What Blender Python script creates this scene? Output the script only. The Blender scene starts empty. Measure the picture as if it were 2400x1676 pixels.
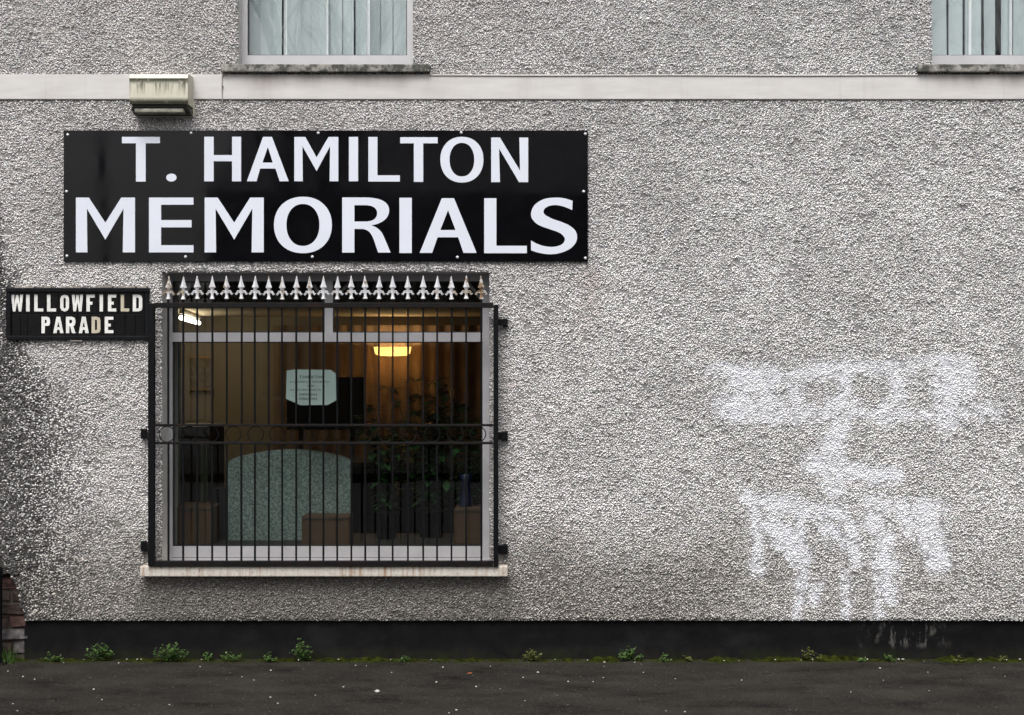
import bpy, bmesh, math, random
import numpy as np
from mathutils import Vector, Matrix
from mathutils.geometry import tessellate_polygon

# ------------------------------------------------------------------ camera, sky, sun, exposure
D = 7.0            # camera to wall (m)
H = 1.7675         # eye height (m)
PXM = 400.0        # photograph pixels per metre in the wall plane
SC = bpy.context.scene
COL = SC.collection
rad = math.radians

cam_d = bpy.data.cameras.new('camera')
cam_d.sensor_width = 36.0
cam_d.lens = 36.0 * D / 6.0
cam_d.clip_end = 500
cam = bpy.data.objects.new('camera', cam_d)
COL.objects.link(cam)
cam.location = (0, -D, H)
cam.rotation_euler = (rad(90), 0, 0)
SC.camera = cam

SUN_EL, SUN_AZ = 60.0, 12.0      # azimuth: degrees left of straight out from the wall
world = bpy.data.worlds.new('World')
SC.world = world
world.use_nodes = True
wn = world.node_tree
bg = wn.nodes['Background']
sky = wn.nodes.new('ShaderNodeTexSky')
sky.sky_type = 'NISHITA'
sky.sun_disc = False
sky.sun_elevation = rad(SUN_EL)
sky.sun_rotation = rad(180 + SUN_AZ)
sky.air_density = 1.0
sky.dust_density = 5.0
sky.ozone_density = 1.0
hs = wn.nodes.new('ShaderNodeHueSaturation')      # cloud cover: the light is nearly neutral
hs.inputs['Saturation'].default_value = 0.16
wn.links.new(sky.outputs['Color'], hs.inputs['Color'])
wn.links.new(hs.outputs['Color'], bg.inputs['Color'])
bg.inputs['Strength'].default_value = 0.10

sun_d = bpy.data.lights.new('sun', 'SUN')
sun_d.energy = 1.5
sun_d.angle = rad(30)
sun_d.color = (1.0, 0.975, 0.95)
sun = bpy.data.objects.new('sun', sun_d)
COL.objects.link(sun)
_dir = Vector((math.sin(rad(SUN_AZ)) * math.cos(rad(SUN_EL)), math.cos(rad(SUN_AZ)) * math.cos(rad(SUN_EL)), -math.sin(rad(SUN_EL))))
sun.rotation_euler = _dir.to_track_quat('-Z', 'Y').to_euler()
sun.location = (-4, -12, 18)

SC.view_settings.view_transform = 'Standard'
SC.view_settings.look = 'None'
SC.view_settings.gamma = 1.0
SC.view_settings.exposure = 1.06
SC.render.engine = 'CYCLES'
SC.cycles.max_bounces = 8
SC.cycles.transparent_max_bounces = 16
SC.cycles.use_denoising = True
SC.cycles.denoiser = 'OPENIMAGEDENOISE'
SC.cycles.denoising_input_passes = 'RGB_ALBEDO_NORMAL'
SC.cycles.denoising_prefilter = 'ACCURATE'
SC.cycles.sample_clamp_indirect = 4.0

# ------------------------------------------------------------------ helpers
random.seed(7)
RNG = np.random.default_rng(11)

def W(px, py, p=0.0):
    """point whose picture position is (px, py) in the photograph, p metres in front of the wall line"""
    k = (D - p) / D
    return Vector(((px - 1200) / PXM * k, -p, H + (838 - py) / PXM * k))

def ground(px, py):
    p = D - D * 707.0 / max(py - 838, 1)
    p = max(p, 0.03)
    return Vector(((px - 1200) / PXM * (D - p) / D, -p, 0.0))

_T = RNG.random((512, 512))
def vnoise(x, y, s=0):
    x = np.asarray(x, float) + s * 17.13; y = np.asarray(y, float) + s * 7.77
    xi = np.floor(x).astype(int); yi = np.floor(y).astype(int)
    fx = x - xi; fy = y - yi
    fx = fx * fx * (3 - 2 * fx); fy = fy * fy * (3 - 2 * fy)
    a = _T[xi % 512, yi % 512]; b = _T[(xi + 1) % 512, yi % 512]
    c = _T[xi % 512, (yi + 1) % 512]; d = _T[(xi + 1) % 512, (yi + 1) % 512]
    return (a * (1 - fx) + b * fx) * (1 - fy) + (c * (1 - fx) + d * fx) * fy
def fnoise(x, y, s=0):
    return .5 * vnoise(x, y, s) + .3 * vnoise(x * 2.1, y * 2.1, s + 1) + .2 * vnoise(x * 4.3, y * 4.3, s + 2)
def sstep(a, b, x):
    t = np.clip((x - a) / (b - a), 0, 1)
    return t * t * (3 - 2 * t)

class MB:
    """collects faces; build() links them as ONE mesh object"""
    def __init__(s): s.v = []; s.f = []; s.sm = []
    def add(s, vs, fs, smooth=False):
        n = len(s.v); s.v += [tuple(v) for v in vs]
        for f in fs: s.f.append(tuple(i + n for i in f)); s.sm.append(smooth)
        return s
    def box(s, x0, x1, y0, y1, z0, z1):
        vs = [(x, y, z) for x in (x0, x1) for y in (y0, y1) for z in (z0, z1)]
        return s.add(vs, [(0, 1, 3, 2), (4, 6, 7, 5), (0, 4, 5, 1), (2, 3, 7, 6), (0, 2, 6, 4), (1, 5, 7, 3)])
    def bbox(s, x0, x1, y0, y1, z0, z1, b=.004):
        """box with chamfered edges"""
        bm = bmesh.new()
        bmesh.ops.create_cube(bm, size=1)
        for v in bm.verts:
            v.co = Vector(((x0 + x1) / 2 + v.co.x * (x1 - x0), (y0 + y1) / 2 + v.co.y * (y1 - y0), (z0 + z1) / 2 + v.co.z * (z1 - z0)))
        bmesh.ops.bevel(bm, geom=bm.edges[:], offset=b, segments=2, affect='EDGES', profile=.6)
        bm.verts.index_update()
        s.add([v.co[:] for v in bm.verts], [[v.index for v in f.verts] for f in bm.faces])
        bm.free(); return s
    def prism(s, polys, yf, yb):
        """polys: outer ring then holes as (x, z) lists; front face at yf, back at yb"""
        tri = tessellate_polygon([[Vector((x, z, 0)) for x, z in r] for r in polys])
        pts = [q for r in polys for q in r]; n = len(pts)
        vs = [(x, yf, z) for x, z in pts] + [(x, yb, z) for x, z in pts]
        fs = []
        for t in tri:
            a, b, c = [pts[i] for i in t]
            cr = (b[0] - a[0]) * (c[1] - a[1]) - (b[1] - a[1]) * (c[0] - a[0])
            t = tuple(t) if cr > 0 else tuple(reversed(t))
            fs.append(t); fs.append(tuple(i + n for i in reversed(t)))
        o = 0
        for r in polys:
            m = len(r)
            for i in range(m):
                j = (i + 1) % m
                fs.append((o + i, o + i + n, o + j + n, o + j))
            o += m
        return s.add(vs, fs)
    def tube(s, path, r, n=8, caps=True, smooth=True):
        path = [Vector(p) for p in path]
        rs = r if isinstance(r, (list, tuple)) else [r] * len(path)
        vs = []; fs = []
        ref = Vector((.13, .97, .21))
        for i, p in enumerate(path):
            t = (path[min(i + 1, len(path) - 1)] - path[max(i - 1, 0)])
            if t.length < 1e-9: t = Vector((0, 0, 1))
            t.normalize()
            u = t.cross(ref)
            if u.length < .05: u = t.cross(Vector((1, 0, 0)))
            u.normalize(); w = t.cross(u)
            for k in range(n):
                a = 2 * math.pi * k / n
                vs.append(p + (u * math.cos(a) + w * math.sin(a)) * rs[i])
        for i in range(len(path) - 1):
            for k in range(n):
                k2 = (k + 1) % n
                fs.append((i * n + k, i * n + k2, (i + 1) * n + k2, (i + 1) * n + k))
        s.add(vs, fs, smooth)
        if caps:
            s.add([vs[k] for k in range(n)], [tuple(range(n))]); s.add([vs[(len(path) - 1) * n + k] for k in range(n)], [tuple(range(n))])
        return s
    def lathe(s, prof, n=16, c=(0, 0, 0), rot=0.0, sy=1.0, smooth=True, axis='z'):
        vs = []; fs = []
        for r, z in prof:
            for k in range(n):
                a = 2 * math.pi * k / n + rot
                q = (r * math.cos(a), r * math.sin(a) * sy, z)
                if axis == 'y': q = (q[0], -q[2], q[1])
                vs.append((c[0] + q[0], c[1] + q[1], c[2] + q[2]))
        for i in range(len(prof) - 1):
            for k in range(n):
                k2 = (k + 1) % n
                fs.append((i * n + k, i * n + k2, (i + 1) * n + k2, (i + 1) * n + k))
        s.add(vs, fs, smooth)
        s.add([vs[k] for k in range(n)], [tuple(range(n))]); s.add(vs[-n:], [tuple(range(n))])
        return s
    def mesh(s, name, mat):
        me = bpy.data.meshes.new(name)
        me.from_pydata(s.v, [], s.f)
        me.polygons.foreach_set('use_smooth', s.sm)
        if mat: me.materials.append(mat)
        me.update()
        return me
    def build(s, name, mat, parent=None, fix=True):
        me = s.mesh(name, mat)
        if fix:
            bm = bmesh.new(); bm.from_mesh(me); bmesh.ops.recalc_face_normals(bm, faces=bm.faces[:]); bm.to_mesh(me); bm.free()
        return link(name, me, parent)

def link(name, data, parent=None, loc=None):
    o = bpy.data.objects.new(name, data)
    COL.objects.link(o)
    if parent: o.parent = parent
    if loc is not None: o.location = loc
    return o
def tag(o, label=None, cat=None, group=None, kind=None):
    if label: o['label'] = label
    if cat: o['category'] = cat
    if group: o['group'] = group
    if kind: o['kind'] = kind
    return o
def thing(name, label, cat, loc=(0, 0, 0), group=None):
    return tag(link(name, None, None, loc), label, cat, group)
def pbox(mb, px0, py0, px1, py1, pf, pb, b=0):
    a = W(px0, py0, pf); c = W(px1, py1, pf)
    if b: return mb.bbox(a.x, c.x, -pf, -pb, c.z, a.z, b)
    return mb.box(a.x, c.x, -pf, -pb, c.z, a.z)

# ------------------------------------------------------------------ materials
def new_mat(name):
    m = bpy.data.materials.new(name); m.use_nodes = True
    nt = m.node_tree
    return m, nt, nt.nodes['Principled BSDF']
def N(nt, t, **kw):
    n = nt.nodes.new(t)
    for k, v in kw.items(): setattr(n, k, v)
    return n
def ramp(nt, fac, stops):
    r = N(nt, 'ShaderNodeValToRGB')
    e = r.color_ramp.elements
    while len(e) < len(stops): e.new(.5)
    for i, (p, c) in enumerate(stops):
        e[i].position = p
        e[i].color = (c, c, c, 1) if isinstance(c, (int, float)) else (*c, 1)
    nt.links.new(fac, r.inputs[0]); return r.outputs[0]
def noise(nt, vec, scale, detail=4, rough=.6):
    n = N(nt, 'ShaderNodeTexNoise'); n.inputs['Scale'].default_value = scale
    n.inputs['Detail'].default_value = detail; n.inputs['Roughness'].default_value = rough
    nt.links.new(vec, n.inputs['Vector']); return n.outputs['Fac']
def pos(nt, scale=(1, 1, 1)):
    g = N(nt, 'ShaderNodeNewGeometry'); m = N(nt, 'ShaderNodeMapping'); m.inputs['Scale'].default_value = scale
    nt.links.new(g.outputs['Position'], m.inputs['Vector']); return m.outputs['Vector']
def mixc(nt, fac, a, b):
    m = N(nt, 'ShaderNodeMix', data_type='RGBA')
    for sock, v in ((m.inputs[0], fac), (m.inputs[6], a), (m.inputs[7], b)):
        if isinstance(v, (int, float)): sock.default_value = v
        elif isinstance(v, tuple): sock.default_value = (*v, 1)
        else: nt.links.new(v, sock)
    return m.outputs[2]
def mth(nt, op, a, b=None, clamp=False):
    m = N(nt, 'ShaderNodeMath', operation=op, use_clamp=clamp)
    for i, v in enumerate((a, b)):
        if v is None: continue
        if isinstance(v, (int, float)): m.inputs[i].default_value = v
        else: nt.links.new(v, m.inputs[i])
    return m.outputs[0]
def bump(nt, bsdf, h, strength=.3, dist=.002):
    b = N(nt, 'ShaderNodeBump'); b.inputs['Strength'].default_value = strength; b.inputs['Distance'].default_value = dist
    nt.links.new(h, b.inputs['Height']); nt.links.new(b.outputs[0], bsdf.inputs['Normal'])
def setc(nt, b, c): nt.links.new(c, b.inputs['Base Color'])
def simple(name, col, rough=.6, var=.2, scale=30, metal=0, bmp=0, bscale=200, spec=.5):
    m, nt, b = new_mat(name)
    p = pos(nt)
    f = noise(nt, p, scale)
    lo = tuple(c * (1 - var) for c in col); hi = tuple(min(1, c * (1 + var)) for c in col)
    setc(nt, b, ramp(nt, f, [(.3, lo), (.7, hi)]))
    b.inputs['Roughness'].default_value = rough; b.inputs['Metallic'].default_value = metal
    b.inputs['Specular IOR Level'].default_value = spec
    if bmp: bump(nt, b, noise(nt, p, bscale), bmp)
    return m
def sepxyz(nt):
    g = N(nt, 'ShaderNodeNewGeometry'); s = N(nt, 'ShaderNodeSeparateXYZ'); nt.links.new(g.outputs['Position'], s.inputs[0]); return s.outputs
def maprange(nt, v, a, b):
    m = N(nt, 'ShaderNodeMapRange', interpolation_type='SMOOTHSTEP'); m.inputs[1].default_value = a; m.inputs[2].default_value = b
    nt.links.new(v, m.inputs[0]); return m.outputs[0]
def glass(name, tint=(.975, .99, .985), ior=1.75):
    m = bpy.data.materials.new(name); m.use_nodes = True; nt = m.node_tree; nt.nodes.clear()
    o = N(nt, 'ShaderNodeOutputMaterial'); mix = N(nt, 'ShaderNodeMixShader'); tr = N(nt, 'ShaderNodeBsdfTransparent'); gl = N(nt, 'ShaderNodeBsdfGlossy')
    fr = N(nt, 'ShaderNodeFresnel'); fr.inputs[0].default_value = ior
    tr.inputs[0].default_value = (*tint, 1); gl.inputs['Roughness'].default_value = 0.0
    g = N(nt, 'ShaderNodeNewGeometry'); mp = N(nt, 'ShaderNodeMapping'); mp.inputs['Scale'].default_value = (1.7, 1, 1.1)
    nt.links.new(g.outputs['Position'], mp.inputs[0])
    b = N(nt, 'ShaderNodeBump'); b.inputs['Strength'].default_value = .12; b.inputs['Distance'].default_value = .01
    nt.links.new(noise(nt, mp.outputs[0], 1.6, 1), b.inputs['Height']); nt.links.new(b.outputs[0], gl.inputs['Normal'])
    bk = mth(nt, 'SUBTRACT', 1.0, g.outputs['Backfacing'])      # the far face of the pane only lets light out
    nt.links.new(mth(nt, 'MULTIPLY', fr.outputs[0], bk), mix.inputs[0]); nt.links.new(tr.outputs[0], mix.inputs[1]); nt.links.new(gl.outputs[0], mix.inputs[2])
    nt.links.new(mix.outputs[0], o.inputs[0]); return m
def emit(name, col, s):
    m, nt, b = new_mat(name)
    b.inputs['Base Color'].default_value = (*col, 1); b.inputs['Emission Color'].default_value = (*col, 1); b.inputs['Emission Strength'].default_value = s
    return m

M = {}
# dash and its backing take their colour (paint, dirt, stains, sill shade) from a colour attribute
def attr_mat(name, rough, bmp):
    m, nt, b = new_mat(name)
    a = N(nt, 'ShaderNodeAttribute', attribute_name='col')
    f = noise(nt, pos(nt), 260, 2)
    setc(nt, b, mixc(nt, ramp(nt, f, [(.35, 0.0), (.75, .35)]), a.outputs['Color'], (.2, .19, .18)))
    b.inputs['Roughness'].default_value = rough
    b.inputs['Specular IOR Level'].default_value = .35
    if bmp: bump(nt, b, noise(nt, pos(nt), 420, 3), bmp, .002)
    return m
M['dash'] = attr_mat('pebble_dash', .62, 0)
M['backing'] = attr_mat('render_mortar', .9, .6)
M['reveal'] = simple('painted_reveal', (.74, .725, .70), .8, .12, 14, bmp=.2)

m, nt, b = new_mat('string_course_paint')          # off white paint, faint horizontal trowel marks, hairline cracks
p = pos(nt, (1, 1, 6)); f = noise(nt, p, 5, 5)
p2 = pos(nt, (2.2, 1, 1)); st = noise(nt, p2, 1.3, 3)
base = ramp(nt, f, [(.25, (.64, .62, .60)), (.75, (.77, .748, .73))])
base = mixc(nt, ramp(nt, st, [(.5, 0.0), (.8, .45)]), base, (.44, .40, .37))
dr = noise(nt, pos(nt, (26, 1, .8)), 1, 3)
base = mixc(nt, ramp(nt, dr, [(.6, 0.0), (.78, .25)]), base, (.35, .31, .28))
x, y, z = sepxyz(nt)
zb1 = W(0, 176, .015).z                              # browner below the sills, deepest along the top edge
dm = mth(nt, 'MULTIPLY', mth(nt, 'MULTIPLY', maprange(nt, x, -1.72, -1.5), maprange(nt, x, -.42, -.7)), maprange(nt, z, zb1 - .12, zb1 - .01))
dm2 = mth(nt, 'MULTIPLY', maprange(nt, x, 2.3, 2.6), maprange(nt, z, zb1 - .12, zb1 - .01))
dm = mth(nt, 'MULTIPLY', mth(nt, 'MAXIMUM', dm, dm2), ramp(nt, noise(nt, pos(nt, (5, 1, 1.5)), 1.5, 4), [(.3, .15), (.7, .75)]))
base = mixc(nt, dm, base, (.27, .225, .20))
setc(nt, b, base); b.inputs['Roughness'].default_value = .75; bump(nt, b, noise(nt, pos(nt, (1, 1, 3)), 60), .25, .002)
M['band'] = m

m, nt, b = new_mat('plinth_black_paint')
x, y, z = sepxyz(nt)
f = noise(nt, pos(nt), 9, 6); f2 = noise(nt, pos(nt, (1, 1, .35)), 24, 5, .7)
base = ramp(nt, f, [(.3, (.0025, .0027, .0032)), (.75, (.0075, .0078, .009))])
# scuffed patch where the paint has worn through to the render
px0 = mth(nt, 'MULTIPLY', maprange(nt, x, 2.0, 2.12), maprange(nt, x, 2.62, 2.4))
sc = mth(nt, 'MULTIPLY', px0, ramp(nt, f2, [(.52, 0.0), (.66, .8)]))
sc = mth(nt, 'MULTIPLY', sc, maprange(nt, z, .05, .1))
base = mixc(nt, sc, base, (.17, .16, .145))
speck = noise(nt, pos(nt), 130, 2)
base = mixc(nt, ramp(nt, speck, [(.70, 0.0), (.78, .5)]), base, (.10, .10, .095))
mud = mth(nt, 'MULTIPLY', maprange(nt, z, .12, .0), ramp(nt, noise(nt, pos(nt), 11, 6, .7), [(.35, 0.0), (.75, .7)]))
base = mixc(nt, mud, base, (.030, .026, .021))
fade = noise(nt, pos(nt, (.8, 1, 1.6)), 3, 5, .65)
base = mixc(nt, ramp(nt, fade, [(.52, 0.0), (.72, .6)]), base, (.020, .021, .023))
g = mth(nt, 'MULTIPLY', maprange(nt, z, .085, .01), ramp(nt, noise(nt, pos(nt), 6, 4), [(.42, 0.0), (.7, .9)]))
base = mixc(nt, g, base, (.016, .022, .006))
setc(nt, b, base); b.inputs['Roughness'].default_value = .7; b.inputs['Specular IOR Level'].default_value = .12; bump(nt, b, noise(nt, pos(nt), 70, 5), .4, .003)
M['plinth'] = m

m, nt, b = new_mat('asphalt')
x, y, z = sepxyz(nt)
ag = N(nt, 'ShaderNodeTexVoronoi'); ag.inputs['Scale'].default_value = 150; nt.links.new(pos(nt), ag.inputs['Vector'])
f = noise(nt, pos(nt, (.55, 1.5, 1)), 3.4, 8, .72)
f2 = noise(nt, pos(nt), 90, 3)
base = ramp(nt, f, [(.34, (.008, .007, .006)), (.46, (.022, .0198, .017)), (.56, (.032, .0288, .0245)), (.70, (.043, .0385, .0325))])
base = mixc(nt, ramp(nt, f2, [(.5, 0.0), (.72, .55)]), base, (.006, .006, .006))
spk = N(nt, 'ShaderNodeTexWhiteNoise'); nt.links.new(ag.outputs['Position'], spk.inputs['Vector'])
base = mixc(nt, ramp(nt, spk.outputs['Value'], [(.92, 0.0), (.98, .35)]), base, (.10, .093, .082))
gm = mth(nt, 'MULTIPLY', maprange(nt, y, -.17, -.03), ramp(nt, noise(nt, pos(nt), 7, 4), [(.35, 0.0), (.65, .85)]))
base = mixc(nt, gm, base, (.028, .031, .008))
setc(nt, b, base)
rr = ramp(nt, f, [(.3, .72), (.6, .9)]); nt.links.new(rr, b.inputs['Roughness'])
b.inputs['Specular IOR Level'].default_value = .10
bump(nt, b, mth(nt, 'ADD', ag.outputs['Distance'], f2), .45, .003)
M['asphalt'] = m

M['road'] = simple('road_asphalt', (.045, .045, .046), .9, .25, 4, bmp=.4)
M['kerb'] = simple('kerb_concrete', (.25, .245, .235), .85, .2, 10, bmp=.3)
M['frame_white'] = simple('white_window_frame', (.62, .615, .625), .45, .07, 6, bmp=.05)
M['frame_shop'] = simple('shaded_white_frame', (.43, .425, .445), .5, .10, 7, bmp=.05)  # darker copy of the white frame: recess shade put into the colour
M['gasket'] = simple('black_gasket', (.012, .012, .013), .6)
M['glass'] = glass('window_glass')
M['shop_glass'] = glass('tinted_shop_glass', (.78, .805, .79), 1.6)  # tint deepened to dim the daylight inside
M['alu'] = simple('stay_metal', (.45, .46, .48), .4, .1, metal=.6)

m, nt, b = new_mat('white_sill_rust')
f = noise(nt, pos(nt, (36, 1, 2)), 1, 4, .7); g2 = noise(nt, pos(nt, (4, 1, 1)), 1, 2)
base = mixc(nt, ramp(nt, noise(nt, pos(nt), 30, 4), [(.35, 0.0), (.75, .5)]), (.70, .66, .60), (.50, .44, .36))
rs = mth(nt, 'MULTIPLY', ramp(nt, f, [(.47, 0.0), (.64, .9)]), ramp(nt, g2, [(.35, .2), (.60, 1.0)]))
base = mixc(nt, rs, base, (.33, .15, .045))
base = mixc(nt, ramp(nt, noise(nt, pos(nt), 55, 5), [(.58, 0.0), (.68, .85)]), base, (.10, .095, .085))
setc(nt, b, base); b.inputs['Roughness'].default_value = .7; bump(nt, b, noise(nt, pos(nt), 90, 4), .3, .003)
M['sill_white'] = m
m, nt, b = new_mat('lichened_concrete')
f = noise(nt, pos(nt), 14, 6, .7); g2 = noise(nt, pos(nt), 60, 4, .7)
base = ramp(nt, g2, [(.3, (.22, .21, .18)), (.7, (.50, .48, .44))])
base = mixc(nt, ramp(nt, f, [(.42, 0.0), (.56, .92)]), base, (.045, .047, .038))
base = mixc(nt, ramp(nt, g2, [(.62, 0.0), (.7, .5)]), base, (.42, .41, .37))
setc(nt, b, base); b.inputs['Roughness'].default_value = .9; bump(nt, b, g2, .5, .004)
M['sill_stone'] = m
m, nt, b = new_mat('cream_plastic_algae')
x, y, z = sepxyz(nt)
zt = W(0, 182, .15).z; zb = W(0, 243, .15).z
st = noise(nt, pos(nt, (34, 34, 2.2)), 1, 5, .75); f = noise(nt, pos(nt), 38, 5, .75)
top = maprange(nt, z, zt - .13, zt - .02); bot = maprange(nt, z, zb + .042, zb + .014)
top2 = maprange(nt, z, zt - .045, zt - .012)
k = mth(nt, 'MULTIPLY', top, ramp(nt, st, [(.47, 0.0), (.60, .95)]))
k = mth(nt, 'MAXIMUM', k, mth(nt, 'MULTIPLY', top2, ramp(nt, f, [(.30, .2), (.46, 1.0)])))
k = mth(nt, 'MAXIMUM', k, mth(nt, 'MULTIPLY', bot, ramp(nt, f, [(.25, .5), (.42, 1.0)])))
front = maprange(nt, y, -.135, -.150)
k = mth(nt, 'MULTIPLY', k, front)
k = mth(nt, 'MULTIPLY', k, maprange(nt, z, zt + .004, zt - .008))
base = mixc(nt, ramp(nt, f, [(.3, 0.0), (.7, .3)]), (.72, .69, .56), (.58, .545, .43))
base = mixc(nt, k, base, (.040, .042, .016))
setc(nt, b, base); b.inputs['Roughness'].default_value = .5
M['cream'] = m
M['cream_dark'] = simple('dark_plastic', (.09, .087, .07), .7, .7, 30)  # much darker plastic for the lower lip of the cowl
M['cream_flap'] = simple('stained_flap', (.36, .345, .28), .6, .6, 22)
M['black_void'] = simple('black_slot', (.008, .008, .007), .8)

m, nt, b = new_mat('black_gloss_panel')            # gently warped gloss sheet
f = noise(nt, pos(nt, (1, 1, .8)), 1.6, 1)
b.inputs['Base Color'].default_value = (.0035, .0035, .0045, 1); b.inputs['Roughness'].default_value = .06
setc(nt, b, ramp(nt, noise(nt, pos(nt), 12, 4), [(.3, (.003, .003, .004)), (.8, (.006, .006, .0075))]))
nt.links.new(ramp(nt, noise(nt, pos(nt), 5, 4), [(.3, .03), (.75, .10)]), b.inputs['Roughness'])
bump(nt, b, f, .10, .012)
b.inputs['Specular IOR Level'].default_value = .24
M['panel'] = m
M['vinyl'] = simple('white_vinyl', (.80, .835, .93), .45, .03, 4)
M['cap'] = simple('white_screw_cap', (.78, .78, .80), .3, .05)
M['iron'] = simple('black_painted_iron', (.005, .0055, .0065), .5, .5, 60, bmp=.45, bscale=170, spec=.12)
m, nt, b = new_mat('rusting_black_iron')
f = noise(nt, pos(nt), 22, 5, .7)
setc(nt, b, ramp(nt, f, [(.45, (.006, .006, .0065)), (.62, (.013, .008, .007)), (.78, (.035, .015, .009))]))
b.inputs['Roughness'].default_value = .6; b.inputs['Specular IOR Level'].default_value = .15; bump(nt, b, noise(nt, pos(nt), 150, 5), .5, .003)
M['iron_rust'] = m
m, nt, b = new_mat('silver_painted_casting')
f = noise(nt, pos(nt), 38, 4, .65); x, y, z = sepxyz(nt)
ends = mth(nt, 'MAXIMUM', maprange(nt, x, -1.85, -2.03), maprange(nt, x, -.42, -.18))
oi = N(nt, 'ShaderNodeObjectInfo')
thr = mth(nt, 'ADD', mth(nt, 'ADD', f, mth(nt, 'MULTIPLY', ends, .17)), mth(nt, 'MULTIPLY', oi.outputs['Random'], .09))
setc(nt, b, ramp(nt, thr, [(.60, (.76, .76, .79)), (.70, (.46, .39, .30)), (.8, (.19, .095, .04))]))
b.inputs['Roughness'].default_value = .42; b.inputs['Metallic'].default_value = .15; bump(nt, b, noise(nt, pos(nt), 260, 3), .3, .002)
M['finial'] = m
M['tile_black'] = simple('black_glazed_tile', (.005, .0045, .005), .25, .5, 40, bmp=.1, bscale=60, spec=.22)
M['tile_letter'] = simple('cream_glaze_letter', (.90, .89, .85), .4, .12, 25)
M['tile_letter_old'] = simple('yellowed_glaze_letter', (.62, .55, .42), .4, .12, 25)
M['plate_frame'] = simple('black_frame_paint', (.006, .0065, .0085), .45, .4, 30, bmp=.3, bscale=80, spec=.14)
M['mortar_crumb'] = simple('crumbling_mortar', (.075, .06, .05), .9, .4, 60, bmp=.5)
M['mortar_pale'] = simple('pale_mortar', (.34, .31, .27), .9, .4, 60, bmp=.5)
M['brick'] = simple('red_brick', (.075, .034, .027), .9, .7, 26, bmp=.6, bscale=90)
M['brick_brown'] = simple('brown_brick', (.055, .036, .029), .9, .6, 26, bmp=.6, bscale=90)
M['brick_white'] = simple('limewashed_brick', (.10, .09, .088), .85, .85, 22, bmp=.6, bscale=60)
M['wire'] = simple('painted_wire', (.42, .40, .37), .6, .2)
M['wire_dark'] = simple('dark_cable', (.03, .03, .03), .6, .2)
M['leaf'] = simple('weed_leaf', (.046, .100, .012), .55, .75, 45)
M['leaf_yellow'] = simple('yellowing_leaf', (.085, .095, .014), .55, .6, 45)
M['stem'] = simple('weed_stem', (.045, .075, .02), .6, .3)
M['moss'] = simple('moss', (.020, .025, .003), .95, .85, 26, bmp=.8, bscale=180, spec=.05)
M['pebble'] = simple('white_pebble', (.46, .44, .40), .6, .25, 90)
M['scrap'] = simple('orange_scrap', (.42, .12, .04), .6, .2, 90)
M['bark'] = simple('bark', (.06, .05, .042), .9, .3, 8)
M['far_brick'] = simple('far_brick', (.13, .075, .055), .9, .3, 3)
M['slate'] = simple('slate', (.055, .057, .065), .7, .3, 4)
M['far_glass'] = simple('far_pane', (.02, .022, .025), .08)
M['far_door'] = simple('far_door_paint', (.03, .05, .09), .5)
# inside the shop
M['room_wall'] = simple('beige_wall', (.38, .30, .195), .85, .08, 3)
M['ceiling'] = simple('ceiling_cream', (.55, .42, .26), .9, .05, 3)
M['carpet'] = simple('dark_carpet', (.05, .04, .035), .95, .3, 30)
M['drape'] = simple('brown_drape', (.24, .155, .095), .9, .15, 8)
M['drape_pale'] = simple('pale_green_drape', (.20, .22, .15), .9, .15, 8)
M['board'] = simple('window_board', (.03, .026, .021), .6, .2, 10)
M['cardboard'] = simple('cardboard', (.115, .060, .030), .85, .14, 12, bmp=.1)
M['dark_thing'] = simple('black_lacquer', (.012, .012, .013), .35, .3)
M['dark_wood'] = simple('dark_wood', (.035, .024, .016), .55, .4, 16)
M['block'] = simple('dark_olive_panel', (.016, .013, .008), .7, .3, 10, spec=.1)
M['backdrop'] = simple('grey_green_board', (.050, .054, .042), .7, .5, 14)  # grey green of the reflected trees put into the board colour
M['gold'] = simple('gold_trim', (.65, .40, .12), .3, .1, metal=.8)
M['print'] = simple('aged_print', (.24, .18, .10), .7, .4, 30)
M['paper'] = simple('notice_paper', (.78, .90, .90), .8, .05, 10)
M['ink'] = simple('printed_ink', (.03, .035, .04), .8, .1)
M['pot'] = simple('dark_pot', (.004, .004, .0045), .8, .3, spec=.08)
M['house_leaf'] = simple('plant_leaf', (.022, .070, .017), .45, .75, 14)
M['blue'] = simple('blue_glaze', (.003, .007, .04), .4, .3)
M['blind'] = simple('blind_fabric', (.54, .60, .62), .85, .06, 9)
M['blind_edge'] = simple('blind_fabric_lit_edge', (.93, .95, .97), .8, .03, 9)  # paler copy of the fabric: brightness of turned edges put into the colour
m, nt, b = new_mat('grey_green_granite')
v = N(nt, 'ShaderNodeTexVoronoi'); v.inputs['Scale'].default_value = 120; nt.links.new(pos(nt), v.inputs['Vector'])
f = noise(nt, pos(nt), 70, 5, .85)
base = ramp(nt, f, [(.34, (.07, .09, .087)), (.5, (.25, .31, .295)), (.66, (.62, .70, .67))])
setc(nt, b, base); b.inputs['Roughness'].default_value = .45
M['granite'] = m
M['tube_on'] = emit('lit_tube', (1.0, .93, .80), 9.0)
M['bulb_on'] = emit('lit_bulb', (1.0, .75, .35), 7.0)
m = bpy.data.materials.new('frosted_glass'); m.use_nodes = True; nt = m.node_tree; nt.nodes.clear()
o_ = N(nt, 'ShaderNodeOutputMaterial'); t_ = N(nt, 'ShaderNodeBsdfTranslucent'); t_.inputs[0].default_value = (.9, .78, .55, 1); nt.links.new(t_.outputs[0], o_.inputs[0])
M['frosted'] = m
M['batten'] = simple('batten_white', (.7, .66, .58), .5)

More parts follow.
